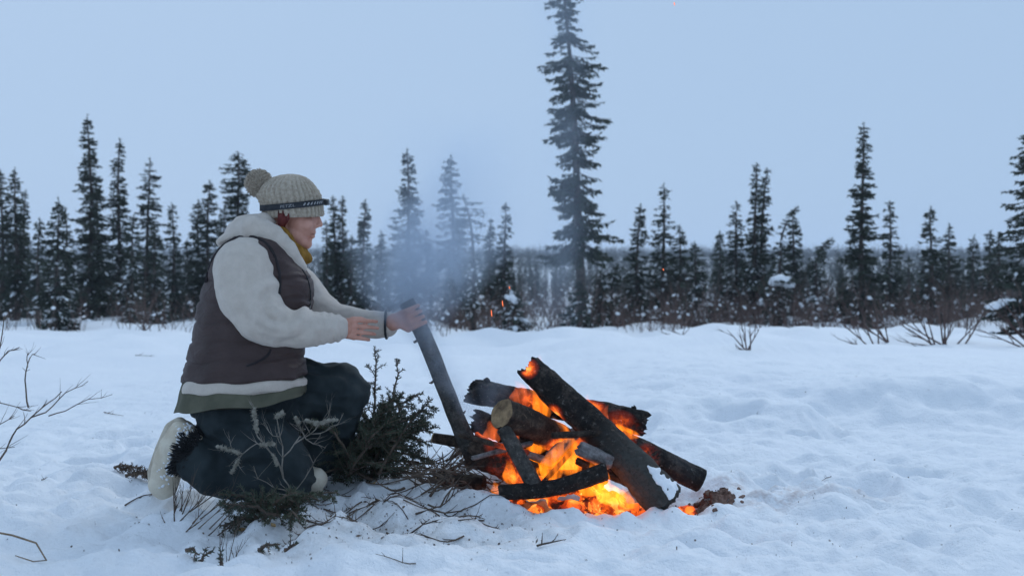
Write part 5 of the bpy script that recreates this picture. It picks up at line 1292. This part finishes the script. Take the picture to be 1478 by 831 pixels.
# ------------------------------------------------------------------ smoke
def fcurve(t, fac, pts):
    n = N(t, 'ShaderNodeFloatCurve'); c = n.mapping.curves[0]
    while len(c.points) < len(pts): c.points.new(.5, .5)
    for p, q in zip(c.points, pts): p.location = q; p.handle_type = 'AUTO'
    n.mapping.update(); t.links.new(fac, n.inputs['Value']); return n.outputs[0]
def smoke(name, axis, label, dens, col, seed, nscale=4.5, lo=.38, hi=.66, warp=.12):
    """axis: (px, py, dy, radius m, relative density) upwards; density fades out from the drifting centre line"""
    pts = [(A(a[0], a[1], a[2]), a[3], a[4]) for a in axis]; z0, z1 = pts[0][0].z, pts[-1][0].z; o0 = pts[0][0]
    mb = MB(); ring = []; n = 20; vs = []
    for p, r, _ in pts:
        for j in range(n): vs.append(p - o0 + Vector((math.cos(6.28318 * j / n), math.sin(6.28318 * j / n), 0)) * (r * 1.25 + .02))
    k = len(pts); fs = [(i * n + j, i * n + (j + 1) % n, (i + 1) * n + (j + 1) % n, (i + 1) * n + j) for i in range(k - 1) for j in range(n)] + [tuple(range(n))[::-1], tuple(range((k - 1) * n, k * n))]
    m = bpy.data.materials.new(name); t = nodes(m); co = coords(t)
    off = tex(t, 'ShaderNodeTexNoise', co, 5.0, 2, .5); mp = N(t, 'ShaderNodeVectorMath', operation='SUBTRACT'); t.links.new(off.outputs[1], mp.inputs[0]); mp.inputs[1].default_value = (.5, .5, .5)
    sc = N(t, 'ShaderNodeVectorMath', operation='SCALE'); t.links.new(mp.outputs[0], sc.inputs[0]); sc.inputs['Scale'].default_value = warp
    ad = N(t, 'ShaderNodeVectorMath', operation='ADD'); t.links.new(co, ad.inputs[0]); t.links.new(sc.outputs[0], ad.inputs[1])
    sp = N(t, 'ShaderNodeSeparateXYZ'); t.links.new(ad.outputs[0], sp.inputs[0])
    f = math_n(t, 'DIVIDE', sp.outputs[2], z1 - z0, True)
    xs = [p.x - o0.x for p, _, _ in pts]; ys = [p.y - o0.y for p, _, _ in pts]; xr = max(max(map(abs, xs)), .01); yr = max(max(map(abs, ys)), .01)
    fr = [(p.z - z0) / (z1 - z0) for p, _, _ in pts]; rm = max(r for _, r, _ in pts)
    cxn = math_n(t, 'MULTIPLY', math_n(t, 'SUBTRACT', fcurve(t, f, [(a, x / xr * .5 + .5) for a, x in zip(fr, xs)]), .5), 2 * xr)
    cyn = math_n(t, 'MULTIPLY', math_n(t, 'SUBTRACT', fcurve(t, f, [(a, y / yr * .5 + .5) for a, y in zip(fr, ys)]), .5), 2 * yr)
    rn = math_n(t, 'MULTIPLY', fcurve(t, f, [(a, r / rm) for a, (_, r, _) in zip(fr, pts)]), rm)
    dn = fcurve(t, f, [(a, d) for a, (_, _, d) in zip(fr, pts)])
    dx = math_n(t, 'SUBTRACT', sp.outputs[0], cxn); dy = math_n(t, 'SUBTRACT', sp.outputs[1], cyn)
    rr_ = math_n(t, 'SQRT', math_n(t, 'ADD', math_n(t, 'MULTIPLY', dx, dx), math_n(t, 'MULTIPLY', dy, dy)))
    w = math_n(t, 'SUBTRACT', 1.0, math_n(t, 'DIVIDE', rr_, rn), True); w = math_n(t, 'POWER', w, 1.5)
    st = N(t, 'ShaderNodeMapping'); st.inputs['Scale'].default_value = (1, 1, .55); st.inputs['Location'].default_value = (seed, 0, 0); t.links.new(ad.outputs[0], st.inputs[0])
    nn = ramp(t, tex(t, 'ShaderNodeTexNoise', st.outputs[0], nscale, 4, .55, dist=.5).outputs[0], [(lo, (.12, .12, .12)), (hi, (1, 1, 1))])
    d = math_n(t, 'MULTIPLY', math_n(t, 'MULTIPLY', w, dn), math_n(t, 'MULTIPLY', nn, dens))
    pv = N(t, 'ShaderNodeVolumePrincipled'); pv.inputs['Color'].default_value = (*col, 1); pv.inputs['Anisotropy'].default_value = .2; t.links.new(d, pv.inputs['Density'])
    o = N(t, 'ShaderNodeOutputMaterial'); t.links.new(pv.outputs[0], o.inputs['Volume'])
    m.cycles.volume_step_rate = 1.0 if hasattr(m.cycles, 'volume_step_rate') else 1.0
    ob = mesh_obj(name, vs, fs, m, None, kind='stuff', label=label, category='smoke'); ob.location = o0
    return ob
SM = (.70, .83, 1.0)
smoke('smoke', [(700, 640, .02, .05, .3), (668, 585, .02, .07, .45), (630, 510, .0, .09, .8), (606, 465, .0, .15, 1.0), (605, 420, .05, .27, .9), (622, 370, .1, .36, .62), (642, 310, .15, .40, .34), (660, 230, .2, .42, .14), (670, 150, .25, .42, .0)], 'blue smoke curling up round the pole and hand', 18, SM, 3)
smoke('smoke', [(790, 560, .2, .10, .1), (800, 470, .25, .16, .5), (812, 350, .3, .22, .7), (816, 200, .35, .22, .75), (812, 60, .4, .22, .8), (810, -60, .45, .22, .6), (808, -140, .45, .22, 0.)], 'thin veil of smoke rising before the giant spruce', 2.4, SM, 8, nscale=3.0)
smoke('smoke', [(705, 600, .10, .09, .2), (712, 575, .12, .11, 1.0), (718, 545, .12, .10, .5), (724, 500, .12, .08, .0)], 'wisp of grey smoke over the broken end of the back log', 7, SM, 12, nscale=9, warp=.05)
smoke('smoke', [(985, 700, .10, .08, .0), (982, 675, .10, .11, 1.0), (975, 640, .12, .10, .5), (968, 590, .12, .08, .0)], 'faint smoke over the charred log pointing right', 4, SM, 15, nscale=8, warp=.05)

# ------------------------------------------------------------------ cold hazy air over the whole place
hz = bpy.data.materials.new('haze'); t = nodes(hz); pv = N(t, 'ShaderNodeVolumePrincipled'); pv.inputs['Color'].default_value = (.80, .88, 1.0, 1); pv.inputs['Density'].default_value = .0006
o = N(t, 'ShaderNodeOutputMaterial'); t.links.new(pv.outputs[0], o.inputs['Volume'])
x0, x1, y0, y1, z0, z1 = -1700, 1700, -120, 1750, -8, 45
vs = [(x, y, z) for x in (x0, x1) for y in (y0, y1) for z in (z0, z1)]
mesh_obj('haze', vs, [(0, 1, 3, 2), (4, 6, 7, 5), (0, 4, 5, 1), (2, 3, 7, 6), (0, 2, 6, 4), (1, 5, 7, 3)], hz, None, smooth=False, kind='stuff', label='cold blue haze lying over the forest', category='haze')
